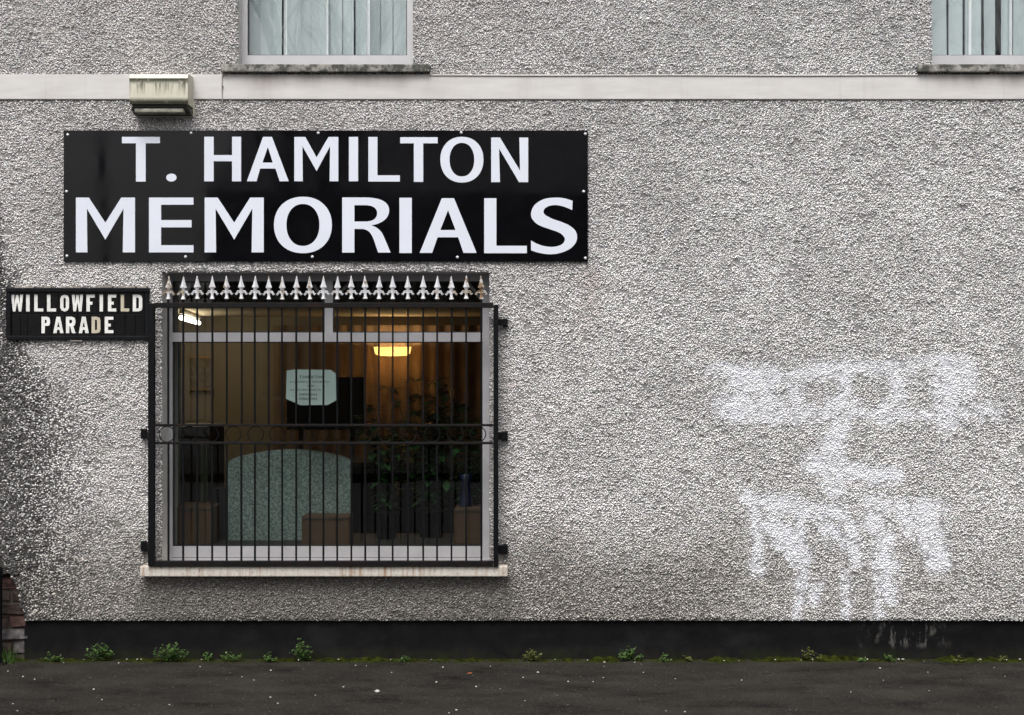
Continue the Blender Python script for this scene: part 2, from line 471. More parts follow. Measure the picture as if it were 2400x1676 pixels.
# ------------------------------------------------------------------ ground
def sheet(name, x0, x1, y0, y1, z, mat, label=None):
    o = MB().add([(x0, y0, z), (x1, y0, z), (x1, y1, z), (x0, y1, z)], [(0, 1, 2, 3)]).build(name, mat)
    return tag(o, kind='structure')
tag(MB().box(-60, 60, -2.7, .3, -.12, 0).build('pavement', M['asphalt']), kind='structure')
sheet('ground', -250, 250, -250, 120, -.135, M['road'])
sheet('road', -90, 90, -11, -2.7, -.13, M['road'])
for i in range(1):
    tag(MB().box(-60, 60, -2.85, -2.7, -.13, -.002).build('kerb', M['kerb']), kind='structure')
    tag(MB().box(-60, 60, -14, -11, -.13, 0).build('opposite_pavement', M['asphalt']), kind='structure')

# ------------------------------------------------------------------ the building
PW = .015                      # face of the render under the dash
bld = thing('pebbledash_building', 'two storey grey white pebbledashed building with black plinth and pale string course', 'building')
WX0, WX1, WZ1 = -3.75, 4.3, 5.4
Z_PL = W(0, 1455, PW).z; Z_B0 = W(0, 234, PW).z; Z_B1 = W(0, 176, PW).z
# openings in the wall: x0, x1, z0, z1
o1a, o1b = W(380, 637, PW), W(1147, 1312, PW)
SILL_Z = W(0, 1328, .09).z
OPEN = [(o1a.x, o1b.x, SILL_Z - .01, o1a.z)]
SILLU = W(0, 150, .06).z
xl0 = W(559, 0, PW).x; xl1 = W(968, 0, PW).x
xr0 = W(2184, 0, PW).x; xr1 = xr0 + (xl1 - xl0)
OPEN.append((xl0, xl1, SILLU, SILLU + 1.35)); OPEN.append((xr0, xr1, SILLU, SILLU + 1.35))

GST = [(0, q) for q in ((85,82,330,85,40),(200,130,340,110,80),(300,90,300,270,60),(125,215,340,215,70),(140,262,390,272,46),(180,150,230,240,60),(400,100,600,90,44),(420,130,430,220,50),
 (625,70,610,290,52),(400,260,680,250,50),(560,215,670,215,30),(500,72,880,75,40),(820,90,840,170,56),(760,250,860,190,45),(735,270,800,270,40),(850,265,980,270,36),
 (1030,60,1040,280,104),(1110,60,1125,150,62),(880,58,1120,50,36),(1040,240,1230,252,50),(600,290,585,380,75))]
GST += [(1, q) for q in ((590,0,570,80,82),(565,80,580,230,90),(500,150,560,170,80),(640,190,820,200,70),(600,240,610,245,50),(230,300,420,320,70),(260,320,265,580,44),(330,400,400,470,90),
 (440,320,455,640,48),(480,340,600,350,60),(530,400,620,470,50),(640,400,680,540,50),(720,300,860,330,60),(730,380,790,460,70),(780,500,770,560,60),(930,320,1000,330,70),(950,350,1000,540,96),
 (860,370,900,420,50),(450,640,420,785,36),(625,600,630,785,26),(800,560,810,690,56),(760,600,760,785,26),(510,640,500,700,30),(400,480,440,560,50))]
def paint_mask(px, py):
    """overpainted graffiti: soft edged strokes of white paint"""
    wx = px + 14 * (vnoise(px / 22, py / 22, 31) - .5); wy = py + 14 * (vnoise(px / 22, py / 22, 33) - .5)
    out = np.zeros_like(px)
    for low_, (a, b_, c, d, w) in GST:
        y_o = 1000 if low_ else 820
        x0, y0, x1, y1 = 1620 + a * .5775, y_o + b_ * .5775, 1620 + c * .5775, y_o + d * .5775
        w = w * .5775 / 2
        dx, dy = x1 - x0, y1 - y0; L = dx * dx + dy * dy + 1e-6
        t = np.clip(((wx - x0) * dx + (wy - y0) * dy) / L, 0, 1)
        dist = np.hypot(wx - x0 - t * dx, wy - y0 - t * dy)
        out = np.maximum(out, sstep(w + 19, w - 14, dist))
    return out
def wall_cols(px, py, n):
    """dash colour and mortar colour at photograph position (px, py): paint, dirt, soot, sill shade"""
    big = fnoise(px / 260, py / 260, 3); mid = fnoise(px / 70, py / 70, 9)
    r = RNG.random(n)
    c = np.stack([.82 + 0 * px, .792 + 0 * px, .782 + 0 * px], 1)
    right = sstep(1000, 1700, px)[:, None]
    c = c * (1 - right) + np.array([.845, .832, .825]) * right
    c *= (.82 + .36 * big)[:, None]
    c *= (.84 + .32 * mid)[:, None]
    m = c * .26
    # lower courses: paint has gone, bare washed gravel in grey brown mortar
    low = sstep(1150, 1420, py + 130 * (big - .5) * 2) * (1 - .55 * sstep(1500, 1950, px))
    under = sstep(1335, 1365, py) * sstep(300, 345, px) * sstep(1235, 1180, px)  # below the sill: its shade painted into the gravel, along with dirt
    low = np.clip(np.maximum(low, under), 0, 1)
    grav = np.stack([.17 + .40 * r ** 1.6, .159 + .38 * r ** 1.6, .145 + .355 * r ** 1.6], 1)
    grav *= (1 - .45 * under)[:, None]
    c = c * (1 - low[:, None]) + grav * low[:, None]
    m = m * (1 - low[:, None]) + np.array([.11, .10, .088]) * low[:, None]
    # soot along the corner
    reach = 70 + 225 * sstep(740, 980, py) - 70 * sstep(1280, 1420, py) + 170 * (fnoise(px / 70, py / 95, 21) - .5)
    soot = sstep(1.0, -.05, px / np.maximum(reach, 20)) * sstep(520, 760, py)
    soot = np.clip(soot + .45 * sstep(16, 0, px) * sstep(380, 560, py), 0, 1)
    sb = .90 * sstep(-.34, .24, soot * .76 - r)[:, None]        # some stones are black, the next one is clean
    c = c * (1 - sb) + np.array([.030, .029, .030]) * sb
    s_ = np.clip(soot * 1.35, 0, 1)[:, None]
    m = m * (1 - .95 * s_)
    # grime bands: beside the grille, brown run below the sign corner
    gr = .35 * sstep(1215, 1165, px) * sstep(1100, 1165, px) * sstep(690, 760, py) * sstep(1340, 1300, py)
    run = .28 * np.exp(-((px - 1385 + 10 * (big - .5)) / 28) ** 2) * sstep(610, 640, py) * sstep(830, 700, py)
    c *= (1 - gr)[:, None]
    c = c * (1 - run[:, None]) + np.array([.34, .22, .16]) * run[:, None]
    vs_ = .30 * np.exp(-((px - 385) / 60) ** 2) * sstep(262, 272, py) * sstep(305, 285, py)  # stones darker in a patch just below the vent cowl
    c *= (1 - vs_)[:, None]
    # fresh white paint
    cover = paint_mask(px, py) * (.38 + .82 * fnoise(px / 24, py / 24, 61))
    pt = sstep(.16, .86, cover + .75 * (r - .5) * (cover > .02))      # the brush caught some stones and missed others
    pt = (np.clip(pt, 0, 1) * .95)[:, None]
    wht = np.array([.94, .955, 1.02])
    c = c * (1 - pt) + wht * pt
    m = m * (1 - pt * .8) + wht * .7 * pt * .8
    # stone to stone variation
    v = (.80 + .34 * RNG.random(n))[:, None] * (1 - .55 * pt) + .55 * pt
    tint = 1 + (RNG.random((n, 3)) - .5) * np.array([.10, .06, .10])
    c = np.clip(c * v * tint, .008, .95)
    return c, m
def relief(X, Z, PX, PY):
    lump = .62 * (fnoise(X * 17 + Z * 7, Z * 27, 8) - .5) + .38 * (vnoise(X * 44 - Z * 12, Z * 62, 18) - .5)
    flat = 1 - .30 * paint_mask(PX, PY)
    e = np.ones_like(X)
    for a, b_, c, d in OPEN:
        dist = np.maximum(np.maximum(a - X, X - b_), np.maximum(c - Z, Z - d))
        e *= sstep(.0, .014, np.abs(dist))
    e *= sstep(0, .02, Z - Z_PL)
    return np.maximum(.0, (.0055 + lump * .0115 * flat)) * e, flat
def to_px(x, z, p):
    k = PXM * D / (D - p)
    return 1200 + x * k, 838 - (z - H) * k

# backing: one gridded sheet with the openings cut out
def breaks(lo, hi, step, extra):
    a = list(np.arange(lo, hi, step)) + [hi]
    a = [v for v in a if all(abs(v - e) > step * .4 for e in extra)]
    return sorted(set(a + list(extra)))
BRX, BRZ = W(57, 0, PW).x, W(0, 1345, PW).z      # brick showing below/left of here
ox = [v for o in OPEN for v in o[:2]] + [BRX]; oz = [v for o in OPEN for v in o[2:]] + [Z_PL, BRZ]
def mixed(lo, f0, f1, hi, fine, coarse, extra):
    a = list(np.arange(lo, f0, coarse)) + list(np.arange(f0, f1, fine)) + list(np.arange(f1, hi, coarse)) + [hi]
    a = [v for v in a if all(abs(v - e) > fine * .4 for e in extra)]
    return sorted(set(a + list(extra)))
gx = mixed(WX0, -3.2, 3.2, WX1, .0135, .06, sorted(ox)); gz = mixed(Z_PL, Z_PL, 3.9, WZ1, .0135, .06, sorted(set(oz) - {Z_PL}))
def cut(x, z):
    if any(a < x < b_ and c < z < d for a, b_, c, d in OPEN): return True
    return x < BRX and z < BRZ
nx, nz = len(gx), len(gz)
vs = [(gx[i], -PW, gz[j]) for j in range(nz) for i in range(nx)]
fs = [(j * nx + i, j * nx + i + 1, (j + 1) * nx + i + 1, (j + 1) * nx + i) for j in range(nz - 1) for i in range(nx - 1)
      if not cut((gx[i] + gx[i + 1]) / 2, (gz[j] + gz[j + 1]) / 2)]
_va = np.array(vs); _px, _py = to_px(_va[:, 0], _va[:, 2], PW)
_h, _ = relief(_va[:, 0], _va[:, 2], _px, _py)
vs = [(q[0], q[1] - float(h_), q[2]) for q, h_ in zip(vs, _h)]
wall = MB(); wall.v = vs; wall.f = fs; wall.sm = [True] * len(fs)
o = wall.build('wall', M['backing'], bld, fix=False)
va = np.array(vs); pxa, pya = to_px(va[:, 0], va[:, 2], PW)
_, mc = wall_cols(pxa, pya, len(va))
at = o.data.attributes.new('col', 'FLOAT_COLOR', 'POINT')
at.data.foreach_set('color', np.concatenate([mc, np.ones((len(va), 1))], 1).astype(np.float32).ravel())
# solid core behind the sheet (keeps daylight out of the shop), with reveals
core = MB()
xs = [WX0, OPEN[0][0], OPEN[0][1], WX1]
zT = OPEN[0][3]; zS = OPEN[0][2]
core.box(WX0, OPEN[0][0], -PW + .002, .32, zS, zT).box(OPEN[0][1], WX1, -PW + .002, .32, zS, zT)
zu0, zu1 = OPEN[1][2], OPEN[1][3]
core.box(WX0, WX1, -PW + .002, .32, zT, zu0)
core.box(W(75, 0, 0).x, WX1, -PW + .002, .32, Z_PL, zS).box(BRX, W(75, 0, 0).x, -PW + .002, .008, Z_PL + .01, zS)
core.box(WX0, W(75, 0, 0).x, .112, .32, 0, zS).box(W(75, 0, 0).x, WX1, .012, .32, -.05, Z_PL)
core.box(WX0, BRX, -PW + .002, .006, BRZ + .01, zS)
core.box(WX0, OPEN[1][0], -PW + .002, .32, zu0, zu1).box(OPEN[1][1], OPEN[2][0], -PW + .002, .32, zu0, zu1).box(OPEN[2][1], WX1, -PW + .002, .32, zu0, zu1)
core.box(WX0, WX1, -PW + .002, .32, zu1, WZ1)
core.box(WX0, WX1, 4.6, 4.8, 0, WZ1).box(WX0, WX0 + .2, .32, 4.6, 0, WZ1).box(WX1 - .2, WX1, .32, 4.6, 0, WZ1).box(WX0, WX1, .32, 4.6, WZ1 - .2, WZ1)
core.build('wall_core', M['reveal'], bld)

# pebble dash: every stone is a small faceted dome, all in one part
a_ = .0103
ny = int((3.90 - Z_PL) / (a_ * .866)); nxp = int((3.25 + 3.2) / a_)
jj, ii = np.meshgrid(np.arange(ny), np.arange(nxp), indexing='ij')
X = -3.2 + (ii + .5 * (jj % 2)) * a_; Zp = Z_PL + .002 + jj * a_ * .866
X = X.ravel() + (RNG.random(X.size) - .5) * a_ * .75; Zp = Zp.ravel() + (RNG.random(Zp.size) - .5) * a_ * .75
PX, PY = to_px(X, Zp, PW)
ok = np.ones(X.size, bool)
edge = .010 * (vnoise(X * 40, Zp * 40, 5) - .3)
for a, b_, c, d in OPEN: ok &= ~((X > a - .002) & (X < b_ + .002) & (Zp > c - .03) & (Zp < d + .001 - edge))
bo = .006 * (vnoise(X * 30, Zp * 0 + 3, 6) - .5)
ok &= ~((Zp > Z_B0 - .0075 + .5 * bo) & (Zp < Z_B1 + .003 + bo))
sg0, sg1 = W(152, 310, PW), W(1374, 608, PW)
ok &= ~((X > sg0.x + .008) & (X < sg1.x - .008) & (Zp < sg0.z - .008) & (Zp > sg1.z + .008))
sp0, sp1 = W(18, 675, PW), W(345, 793, PW)
ok &= ~((X > sp0.x - .004) & (X < sp1.x + .004) & (Zp < sp0.z + .002) & (Zp > sp1.z - .004))
be = 47 + 22 * (fnoise(PY / 38, PY * 0, 41) - .5) + 12 * sstep(1400, 1455, PY) - 46 * sstep(1385, 1310, PY)
ok &= ~((PX < be) & (PY > 1296))
ok &= Zp > Z_PL + .002
hole = fnoise(X * 26, Zp * 34, 14) + .30 * RNG.random(X.size)
ok &= hole < .85
X, Zp, PX, PY = X[ok], Zp[ok], PX[ok], PY[ok]
n = X.size
colr, _ = wall_cols(PX, PY, n)
low = sstep(1150, 1420, PY)
r = a_ * (.37 + .25 * RNG.random(n) ** 1.3) * (1 + .05 * low)
asp = 1 + .55 * RNG.random(n); th = (RNG.random(n) - .5) * 2.2 + .25
sw, flat_ = relief(X, Zp, PX, PY)
hgt = r * (.66 + .72 * RNG.random(n)) * flat_
K = 5
NV = 2 * K
vv = np.zeros((n, NV, 3), np.float32)
ct, st_ = np.cos(th), np.sin(th)
tx = (RNG.random(n) - .5) * .5; tz = (RNG.random(n) - .5) * .5                    # each stone lies at its own tilt
for k in range(K):
    aa = 2 * math.pi * k / K + .5 * (RNG.random(n) - .5)
    q = .85 + .3 * RNG.random(n)
    u = r * asp * np.cos(aa) * q; v_ = r / np.sqrt(asp) * np.sin(aa) * q
    dx, dz = u * ct - v_ * st_, u * st_ + v_ * ct
    vv[:, k, 0] = X + dx; vv[:, k, 2] = Zp + dz; vv[:, k, 1] = -PW - sw + .0022
    vv[:, K + k, 0] = X + .62 * dx; vv[:, K + k, 2] = Zp + .62 * dz - .06 * r
    vv[:, K + k, 1] = -PW - sw - hgt * (.92 + .16 * RNG.random(n)) + .62 * (tx * dx + tz * dz)
tri = [[K, K + 1, K + 2], [K, K + 2, K + 3], [K, K + 3, K + 4]]
for k in range(K):
    k2 = (k + 1) % K
    tri += [[k, k2, K + k2], [k, K + k2, K + k]]
tri = np.array(tri)
idx = (np.arange(n)[:, None, None] * NV + tri[None]).reshape(-1, 3)
me = bpy.data.meshes.new('pebble_dash')
me.vertices.add(n * NV); me.vertices.foreach_set('co', vv.ravel())
me.loops.add(idx.size); me.loops.foreach_set('vertex_index', idx.ravel().astype(np.int32))
me.polygons.add(len(idx)); me.polygons.foreach_set('loop_start', np.arange(0, idx.size, 3, dtype=np.int32))
me.polygons.foreach_set('use_smooth', np.ones(len(idx), bool))
me.update(calc_edges=True)
at = me.attributes.new('col', 'FLOAT_COLOR', 'POINT')
c4 = np.ones((n, NV, 4), np.float32); c4[:, :, :3] = colr[:, None, :]
at.data.foreach_set('color', c4.ravel())
me.materials.append(M['dash'])
tag(link('pebble_dash', me, bld), kind='stuff')
print('pebbles', n)

# string course, plinth, sub edge
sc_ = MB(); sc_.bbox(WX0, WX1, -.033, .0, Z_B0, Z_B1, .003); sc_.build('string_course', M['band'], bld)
pl = MB(); pl.box(W(57, 0, 0).x, WX1, 0.0, .012, -.05, Z_PL + .004); pl.build('plinth', M['plinth'], bld)
# exposed bricks at the corner
def brick_block(w, d, h):
    bm = bmesh.new(); bmesh.ops.create_cube(bm, size=1)
    for v in bm.verts: v.co = Vector((v.co.x * w, v.co.y * d, v.co.z * h))
    bmesh.ops.bevel(bm, geom=bm.edges[:], offset=.006, segments=2, affect='EDGES')
    for v in bm.verts: v.co += Vector((random.uniform(-.007, .007), random.uniform(-.008, .008), random.uniform(-.006, .006)))
    me_ = bpy.data.meshes.new('brick'); bm.to_mesh(me_); bm.free(); return me_
MB().box(WX0, W(60, 0, 0).x, .016, .1, -.05, Z_PL + .25).build('mortar_bed', M['mortar_crumb'], bld)
bx1 = W(72, 0, 0).x
zc = .035 + .0325
kinds = ['brick_white', 'brick_white', 'brick', 'brick_brown', 'brick_brown', 'brick', 'brick_brown', 'brick_brown']
for c_ in range(7):
    if c_ % 2: segs = [(-.5, bx1 - .005), (-.73, -.51)]
    else: segs = [(-.5, bx1 - .03), (-.61, -.51)]
    w = .215 if c_ % 2 else .102
    xr = bx1 - .012 * (c_ % 3)
    for s_ in range(4):
        ww = w if s_ == 0 else .215
        me_ = brick_block(ww, .1, .065)
        me_.materials.append(M[kinds[c_] if s_ == 0 else 'brick_brown'])
        link('brick', me_, bld, (xr - ww / 2, .056 + random.uniform(-.006, .006), zc))
        xr -= ww + .01
    zc += .075

# ------------------------------------------------------------------ windows of the building
def rect_frame(mb, x0, x1, z0, z1, l, r, b_, t, y0, y1):
    mb.box(x0, x0 + l, y0, y1, z0, z1).box(x1 - r, x1, y0, y1, z0, z1)
    mb.box(x0 + l, x1 - r, y0 + .0015, y1, z0, z0 + b_).box(x0 + l, x1 - r, y0 + .0015, y1, z1 - t, z1)
def gasket(mb, x0, x1, z0, z1, y, w=.006):
    mb.box(x0, x0 + w, y, y + .01, z0, z1).box(x1 - w, x1, y, y + .01, z0, z1).box(x0 + w, x1 - w, y + .001, y + .01, z0, z0 + w).box(x0 + w, x1 - w, y + .001, y + .01, z1 - w, z1)

# shop window
fy = .13
X0, X1, Z0, Z1 = OPEN[0][0], OPEN[0][1], SILL_Z, OPEN[0][3]
P = lambda px, py: W(px, py, -fy)
gl, gr = P(404, 0).x, P(1131, 0).x
win = MB()
win.box(X0, gl, fy, fy + .06, Z0, Z1).box(gr, X1, fy, fy + .06, Z0, Z1)
gt, tt, tb, gb, fb = P(0, 659).z, P(0, 779.5).z, P(0, 801).z, P(0, 1281).z, P(0, 1306).z
win.box(gl, gr, fy + .001, fy + .06, gt, Z1).box(gl, gr, fy - .002, fy + .06, tb, tt).box(gl, gr, fy - .003, fy + .06, fb, gb)
win.box(X0, X1, fy - .012, fy + .06, Z0 - .004, fb - .003)
mx0, mx1 = P(761, 0).x, P(780, 0).x
win.box(mx0, mx1, fy - .001, fy + .06, tt, gt)
window = win.build('window', M['frame_shop'], bld)
gk = MB(); gasket(gk, gl, gr, gb, tb, fy + .012); gasket(gk, gl, mx0, tt, gt, fy + .012); gasket(gk, mx1, gr, tt, gt, fy + .012)
gk.build('glazing_gasket', M['gasket'], window)
def pane(x0, x1, z0, z1, par, y=fy + .026, mt='shop_glass'):
    MB().box(x0 - .003, x1 + .003, y, y + .006, z0 - .003, z1 + .003).build('glass_pane', M[mt], par)
pane(gl, gr, gb, tb, window); pane(gl, mx0, tt, gt, window); pane(mx1, gr, tt, gt, window)
for (ax, ay, bx, by) in ((406, 702, 455, 664), (735, 668, 758, 702), (783, 702, 818, 664), (1098, 664, 1128, 702)):
    p0, p1 = W(ax, ay, -.22), W(bx, by, -.22)
    d_ = (p1 - p0).normalized(); nrm = Vector((-d_.z, 0, d_.x)) * .010
    MB().prism([[((p0 + nrm).x, (p0 + nrm).z), ((p0 - nrm).x, (p0 - nrm).z), ((p1 - nrm).x, (p1 - nrm).z), ((p1 + nrm).x, (p1 + nrm).z)]], .214, .222).build('window_stay', M['alu'], window)
s0, s1 = W(328, 1328, .09), W(1190, 1351.5, .09)
MB().bbox(s0.x, s1.x, -.09, .128, s1.z, s0.z, .005).build('sill', M['sill_white'], window)

# upper windows with concrete sills
def upper_window(x0, x1, sx0, sx1, zs, fy2, fl, fr_):
    w_ = MB()
    gz0 = W(0, 129.5, -fy2).z
    zt_ = zs + 1.35
    rect_frame(w_, x0, x1, zs, zt_, fl, fr_, gz0 - zs, .05, fy2, fy2 + .06)
    w = w_.build('window', M['frame_white'], bld)
    g_ = MB(); gasket(g_, x0 + fl, x1 - fr_, gz0, zt_ - .05, fy2 + .012, .005); g_.build('glazing_gasket', M['gasket'], w)
    pane(x0 + fl, x1 - fr_, gz0, zt_ - .05, w, fy2 + .026, 'glass')
    MB().bbox(sx0, sx1, -.06, fy2 - .001, W(0, 168, .06).z, zs, .006).build('sill', M['sill_stone'], w)
    return gz0
gz0 = upper_window(OPEN[1][0], OPEN[1][1], W(517, 0, .06).x, W(1008, 0, .06).x, SILLU, .07, W(580, 0, -.07).x - OPEN[1][0], OPEN[1][1] - W(954, 0, -.07).x)
upper_window(OPEN[2][0], OPEN[2][1], W(2153, 0, .06).x, W(2153, 0, .06).x + 1.225, SILLU, .12, .045, .045)
# vertical blinds: each louvre hangs on its own
def blind(label, slats, y):
    b_ = thing('vertical_blind', label, 'blind', (0, 0, 0), 'vertical blinds in the upper windows')
    ztop = SILLU + 1.29
    x_lo = min(W(s[0], 0, -y).x for s in slats); x_hi = max(W(s[1], 0, -y).x for s in slats)
    MB().box(x_lo, x_hi, y - .02, y + .03, ztop, ztop + .035).build('head_rail', M['batten'], b_)
    for (a, c, kind, dy, lean) in slats:
        p0, p1 = W(a, 0, -y), W(c, 0, -y)
        mb = MB(); k = 5; vs_ = []; tw_ = dy * random.uniform(.2, 1.6)
        for lev, zz in enumerate((SILLU + .02, ztop)):
            for i in range(k + 1):
                t = i / k
                vs_.append((p0.x + (p1.x - p0.x) * t + lean * lev, y + tw_ * (t - .5) + .006 * math.sin(math.pi * t), zz))
        n1 = k + 1
        vs_ += [(q[0], q[1] + .0008, q[2]) for q in vs_]
        fs_ = []
        for i in range(k):
            fs_.append((i, i + 1, n1 + i + 1, n1 + i)); fs_.append((2 * n1 + i, 3 * n1 + i, 3 * n1 + i + 1, 2 * n1 + i + 1))
        mb.add(vs_, fs_, True); mb.build('louvre', M['blind_edge' if kind else 'blind'], b_)
blind('pale vertical blind behind the upper window over the vent cowl', [
    (560, 611, 0, .03, 0), (612.5, 637.5, 0, .03, 0), (639.5, 660, 0, .03, 0), (665.5, 674, 1, .01, 0), (674, 704, 0, .03, 0), (706, 729, 0, .04, 0),
    (731.5, 763, 0, .03, 0), (763, 771, 1, .01, 0), (770, 777, 0, .02, 0), (778, 802, 0, .03, 0), (804.5, 829, 0, .03, 0), (834, 860, 0, .03, 0), (859, 868, 1, .01, 0),
    (868, 891, 0, .03, 0), (893.5, 920, 0, .03, 0), (922.5, 975, 0, .03, 0)], .19)
blind('grey vertical blind behind the upper window beside the blank wall', [
    (2160, 2220, 0, .02, -.012), (2222, 2257, 0, .03, 0), (2260, 2270, 0, .02, 0), (2269, 2277.5, 1, .01, .003), (2277, 2300, 0, .03, 0), (2303, 2336, 0, .03, -.006),
    (2345, 2366, 0, .02, 0), (2363.5, 2373, 1, .01, .003), (2372, 2410, 0, .03, 0), (2405, 2440, 0, .03, 0), (2442, 2480, 0, .03, 0), (2482, 2520, 0, .03, 0), (2516, 2560, 0, .03, 0), (2552, 2585, 0, .03, 0)], .19)

# ------------------------------------------------------------------ sign board
def R6(x, y): return (600 + x * .34843, 280 + y * .34843)
def R1(x, y): return (x * .31194, 140 + y * .31194)
def ell(cx, cy, rx, ry, n=48, ex=2.15):
    out = []
    for i in range(n):
        a = 2 * math.pi * i / n; c, s = math.cos(a), math.sin(a)
        out.append((cx + rx * math.copysign(abs(c) ** (2 / ex), c), cy + ry * math.copysign(abs(s) ** (2 / ex), s)))
    return out
def bez(p0, p1, p2, p3, n=12):
    return [tuple((1 - t) ** 3 * p0[k] + 3 * (1 - t) ** 2 * t * p1[k] + 3 * (1 - t) * t * t * p2[k] + t ** 3 * p3[k] for k in (0, 1)) for t in [i / n for i in range(n + 1)]]
def crom(pts, m=6):
    out = []
    for i in range(len(pts) - 1):
        p0 = pts[max(i - 1, 0)]; p1 = pts[i]; p2 = pts[i + 1]; p3 = pts[min(i + 2, len(pts) - 1)]
        for j in range(m):
            t = j / m
            out.append(tuple(.5 * (2 * p1[k] + (p2[k] - p0[k]) * t + (2 * p0[k] - 5 * p1[k] + 4 * p2[k] - p3[k]) * t * t + (3 * p1[k] - p0[k] - 3 * p2[k] + p3[k]) * t ** 3) for k in (0, 1)))
    out.append(pts[-1]); return out
def Tl(x0, x1, y0, yb, s0, s1, y1): return [[(x0, y0), (x1, y0), (x1, yb), (s1, yb), (s1, y1), (s0, y1), (s0, yb), (x0, yb)]]
def Ml(xa, xb, xc, xd, y0, y1, ta, tb_, vx, vo, vi, n0): # left stem xa-xb, right stem xc-xd
    return [[(xa, y0), (ta, y0), (vx, vo), (tb_, y0), (xd, y0), (xd, y1), (xc, y1), (xc + (xd - xc) * .06, n0), (vx, vi), (xb - (xb - xa) * .04, n0), (xb, y1), (xa, y1)]]
def Al(l0, l1, t0, t1, r0, r1, y0, y1, apx, apy, b0, b1, il, ir, jl, jr):
    return [[(l0, y1), (t0, y0), (t1, y0), (r1, y1), (r0, y1), (jr, b1), (jl, b1), (l1, y1)], [(apx, apy), (il, b0), (ir, b0)]]
r1 = lambda P_: [[R1(*q) for q in r_] for r_ in P_]
r6 = lambda P_: [[R6(*q) for q in r_] for r_ in P_]
LET = []
LET.append(r1(Tl(917, 1202, 580, 628, 1022, 1095, 916)))
LET.append(r1([ell(1288, 886, 39, 30, 32, 2)]))
LET.append(r1([[(1535, 579), (1606, 579), (1606, 717), (1744, 717), (1744, 579), (1812, 579), (1812, 914), (1744, 914), (1744, 763), (1606, 763), (1606, 914), (1535, 914)]]))
LET.append(Al(578.7, 601.4, 616.6, 637.6, 655.7, 676.7, 321, 425, 627.9, 344.5, 381.3, 395.2, 615.2, 639.5, 609.9, 645.7))
LET.append(r6(Ml(258, 315, 495, 554, 118, 416, 332, 488, 408, 256, 348, 180)))
LET.append(r6([[(625, 118), (687, 118), (687, 416), (625, 416)]]))
LET.append(r6([[(756, 118), (817, 118), (817, 376), (968, 376), (968, 418), (756, 418)]]))
LET.append(r6(Tl(970, 1222, 120, 161, 1062, 1125, 420)))
LET.append(r6([ell(1385, 271, 145, 154), ell(1385, 271, 83, 113)]))
LET.append(r6([[(1582, 122), (1641, 122), (1776, 345), (1771, 122), (1831, 122), (1831, 422), (1769, 422), (1635, 195), (1641, 422), (1582, 422)]]))
LET.append(r1(Ml(571, 657, 923, 1015, 1036, 1448, 668, 911, 792, 1225, 1352, 1119)))
LET.append(r1([[(1120, 1036), (1454, 1036), (1454, 1090), (1211, 1090), (1211, 1205), (1440, 1205), (1440, 1260), (1211, 1260), (1211, 1394), (1454, 1394), (1454, 1448), (1120, 1448)]]))
LET.append(r1(Ml(1538, 1624, 1891, 1982, 1036, 1448, 1636, 1880, 1760, 1225, 1352, 1119)))
LET.append(r6([ell(316, 710, 195, 190), ell(316, 710, 111, 141)]))
Ro = [(580, 525), (740, 525)] + bez((740, 525), (850, 527), (896, 562), (896, 612))[1:] + bez((896, 612), (896, 660), (855, 700), (775, 713))[1:] + \
    bez((775, 713), (815, 725), (840, 745), (856, 780))[1:] + [(906, 896), (822, 896)] + bez((822, 896), (790, 810), (785, 742), (715, 737))[1:] + [(662, 737), (662, 896), (580, 896)]
Ri = [(662, 577), (735, 577)] + bez((735, 577), (790, 577), (815, 600), (815, 630))[1:] + bez((815, 630), (815, 668), (785, 687), (735, 687))[1:] + [(662, 687)]
LET.append(r6([Ro, Ri]))
LET.append(r6([[(965, 527), (1048, 527), (1048, 899), (965, 899)]]))
LET.append(r6(Al(1101, 1185, 1250, 1332, 1396, 1484, 530, 898, 1292, 610, 744, 793, 1240, 1342, 1222, 1360)))
LET.append(r6([[(1535, 530), (1617, 530), (1617, 850), (1822, 850), (1822, 900), (1535, 900)]]))
S1 = [(2130, 548), (2075, 531), (2010, 526), (1935, 537), (1875, 575), (1850, 630), (1862, 675), (1905, 712), (1975, 738), (2040, 762), (2072, 790), (2076, 815), (2055, 842), (2010, 856), (1965, 856), (1905, 843), (1850, 815)]
S2 = [(1850, 880), (1905, 898), (1970, 907), (2040, 900), (2110, 872), (2150, 830), (2160, 785), (2145, 745), (2110, 715), (2060, 692), (1990, 667), (1945, 642), (1934, 620), (1945, 597), (1980, 580), (2025, 577), (2075, 588), (2127, 610)]
LET.append(r6([crom(S1) + crom(S2)]))
SP = .040
def wring(ring, p): return [(W(x_, y_, p).x, W(x_, y_, p).z) for x_, y_ in ring]
sign = thing('sign_board', 'long glossy black sign board with white lettering above the grilled window', 'sign', (W(763, 0, 0).x, -SP, W(0, 613, SP).z))
inv = Matrix.Translation(-sign.location)
def keep(o, par):
    o.matrix_parent_inverse = Matrix.Translation(-par.location); return o
a, c = W(149, 305.5, SP), W(1378, 613, SP)
keep(MB().bbox(a.x, c.x, -SP, -.022, c.z, a.z, .002).build('panel', M['panel'], sign), sign)
for rings in LET:
    keep(MB().prism([wring(r_, SP) for r_ in rings], -SP - .0016, -SP + .0004).build('letter', M['vinyl'], sign), sign)
cap_me = MB().lathe([(.0085, 0), (.0085, .002), (.0065, .005), (.003, .0065), (.0005, .007)], 14, axis='y').mesh('screw_cap', M['cap'])
for x_, y_ in ((159, 316), (448, 312), (156, 449), (157, 600), (435, 602), (746, 312), (1081, 311), (1372, 314), (1368, 449), (732, 602), (1072, 603), (1372, 605)):
    keep(link('screw_cap', cap_me, sign, W(x_, y_, SP) + Vector((0, .0002, 0))), sign)

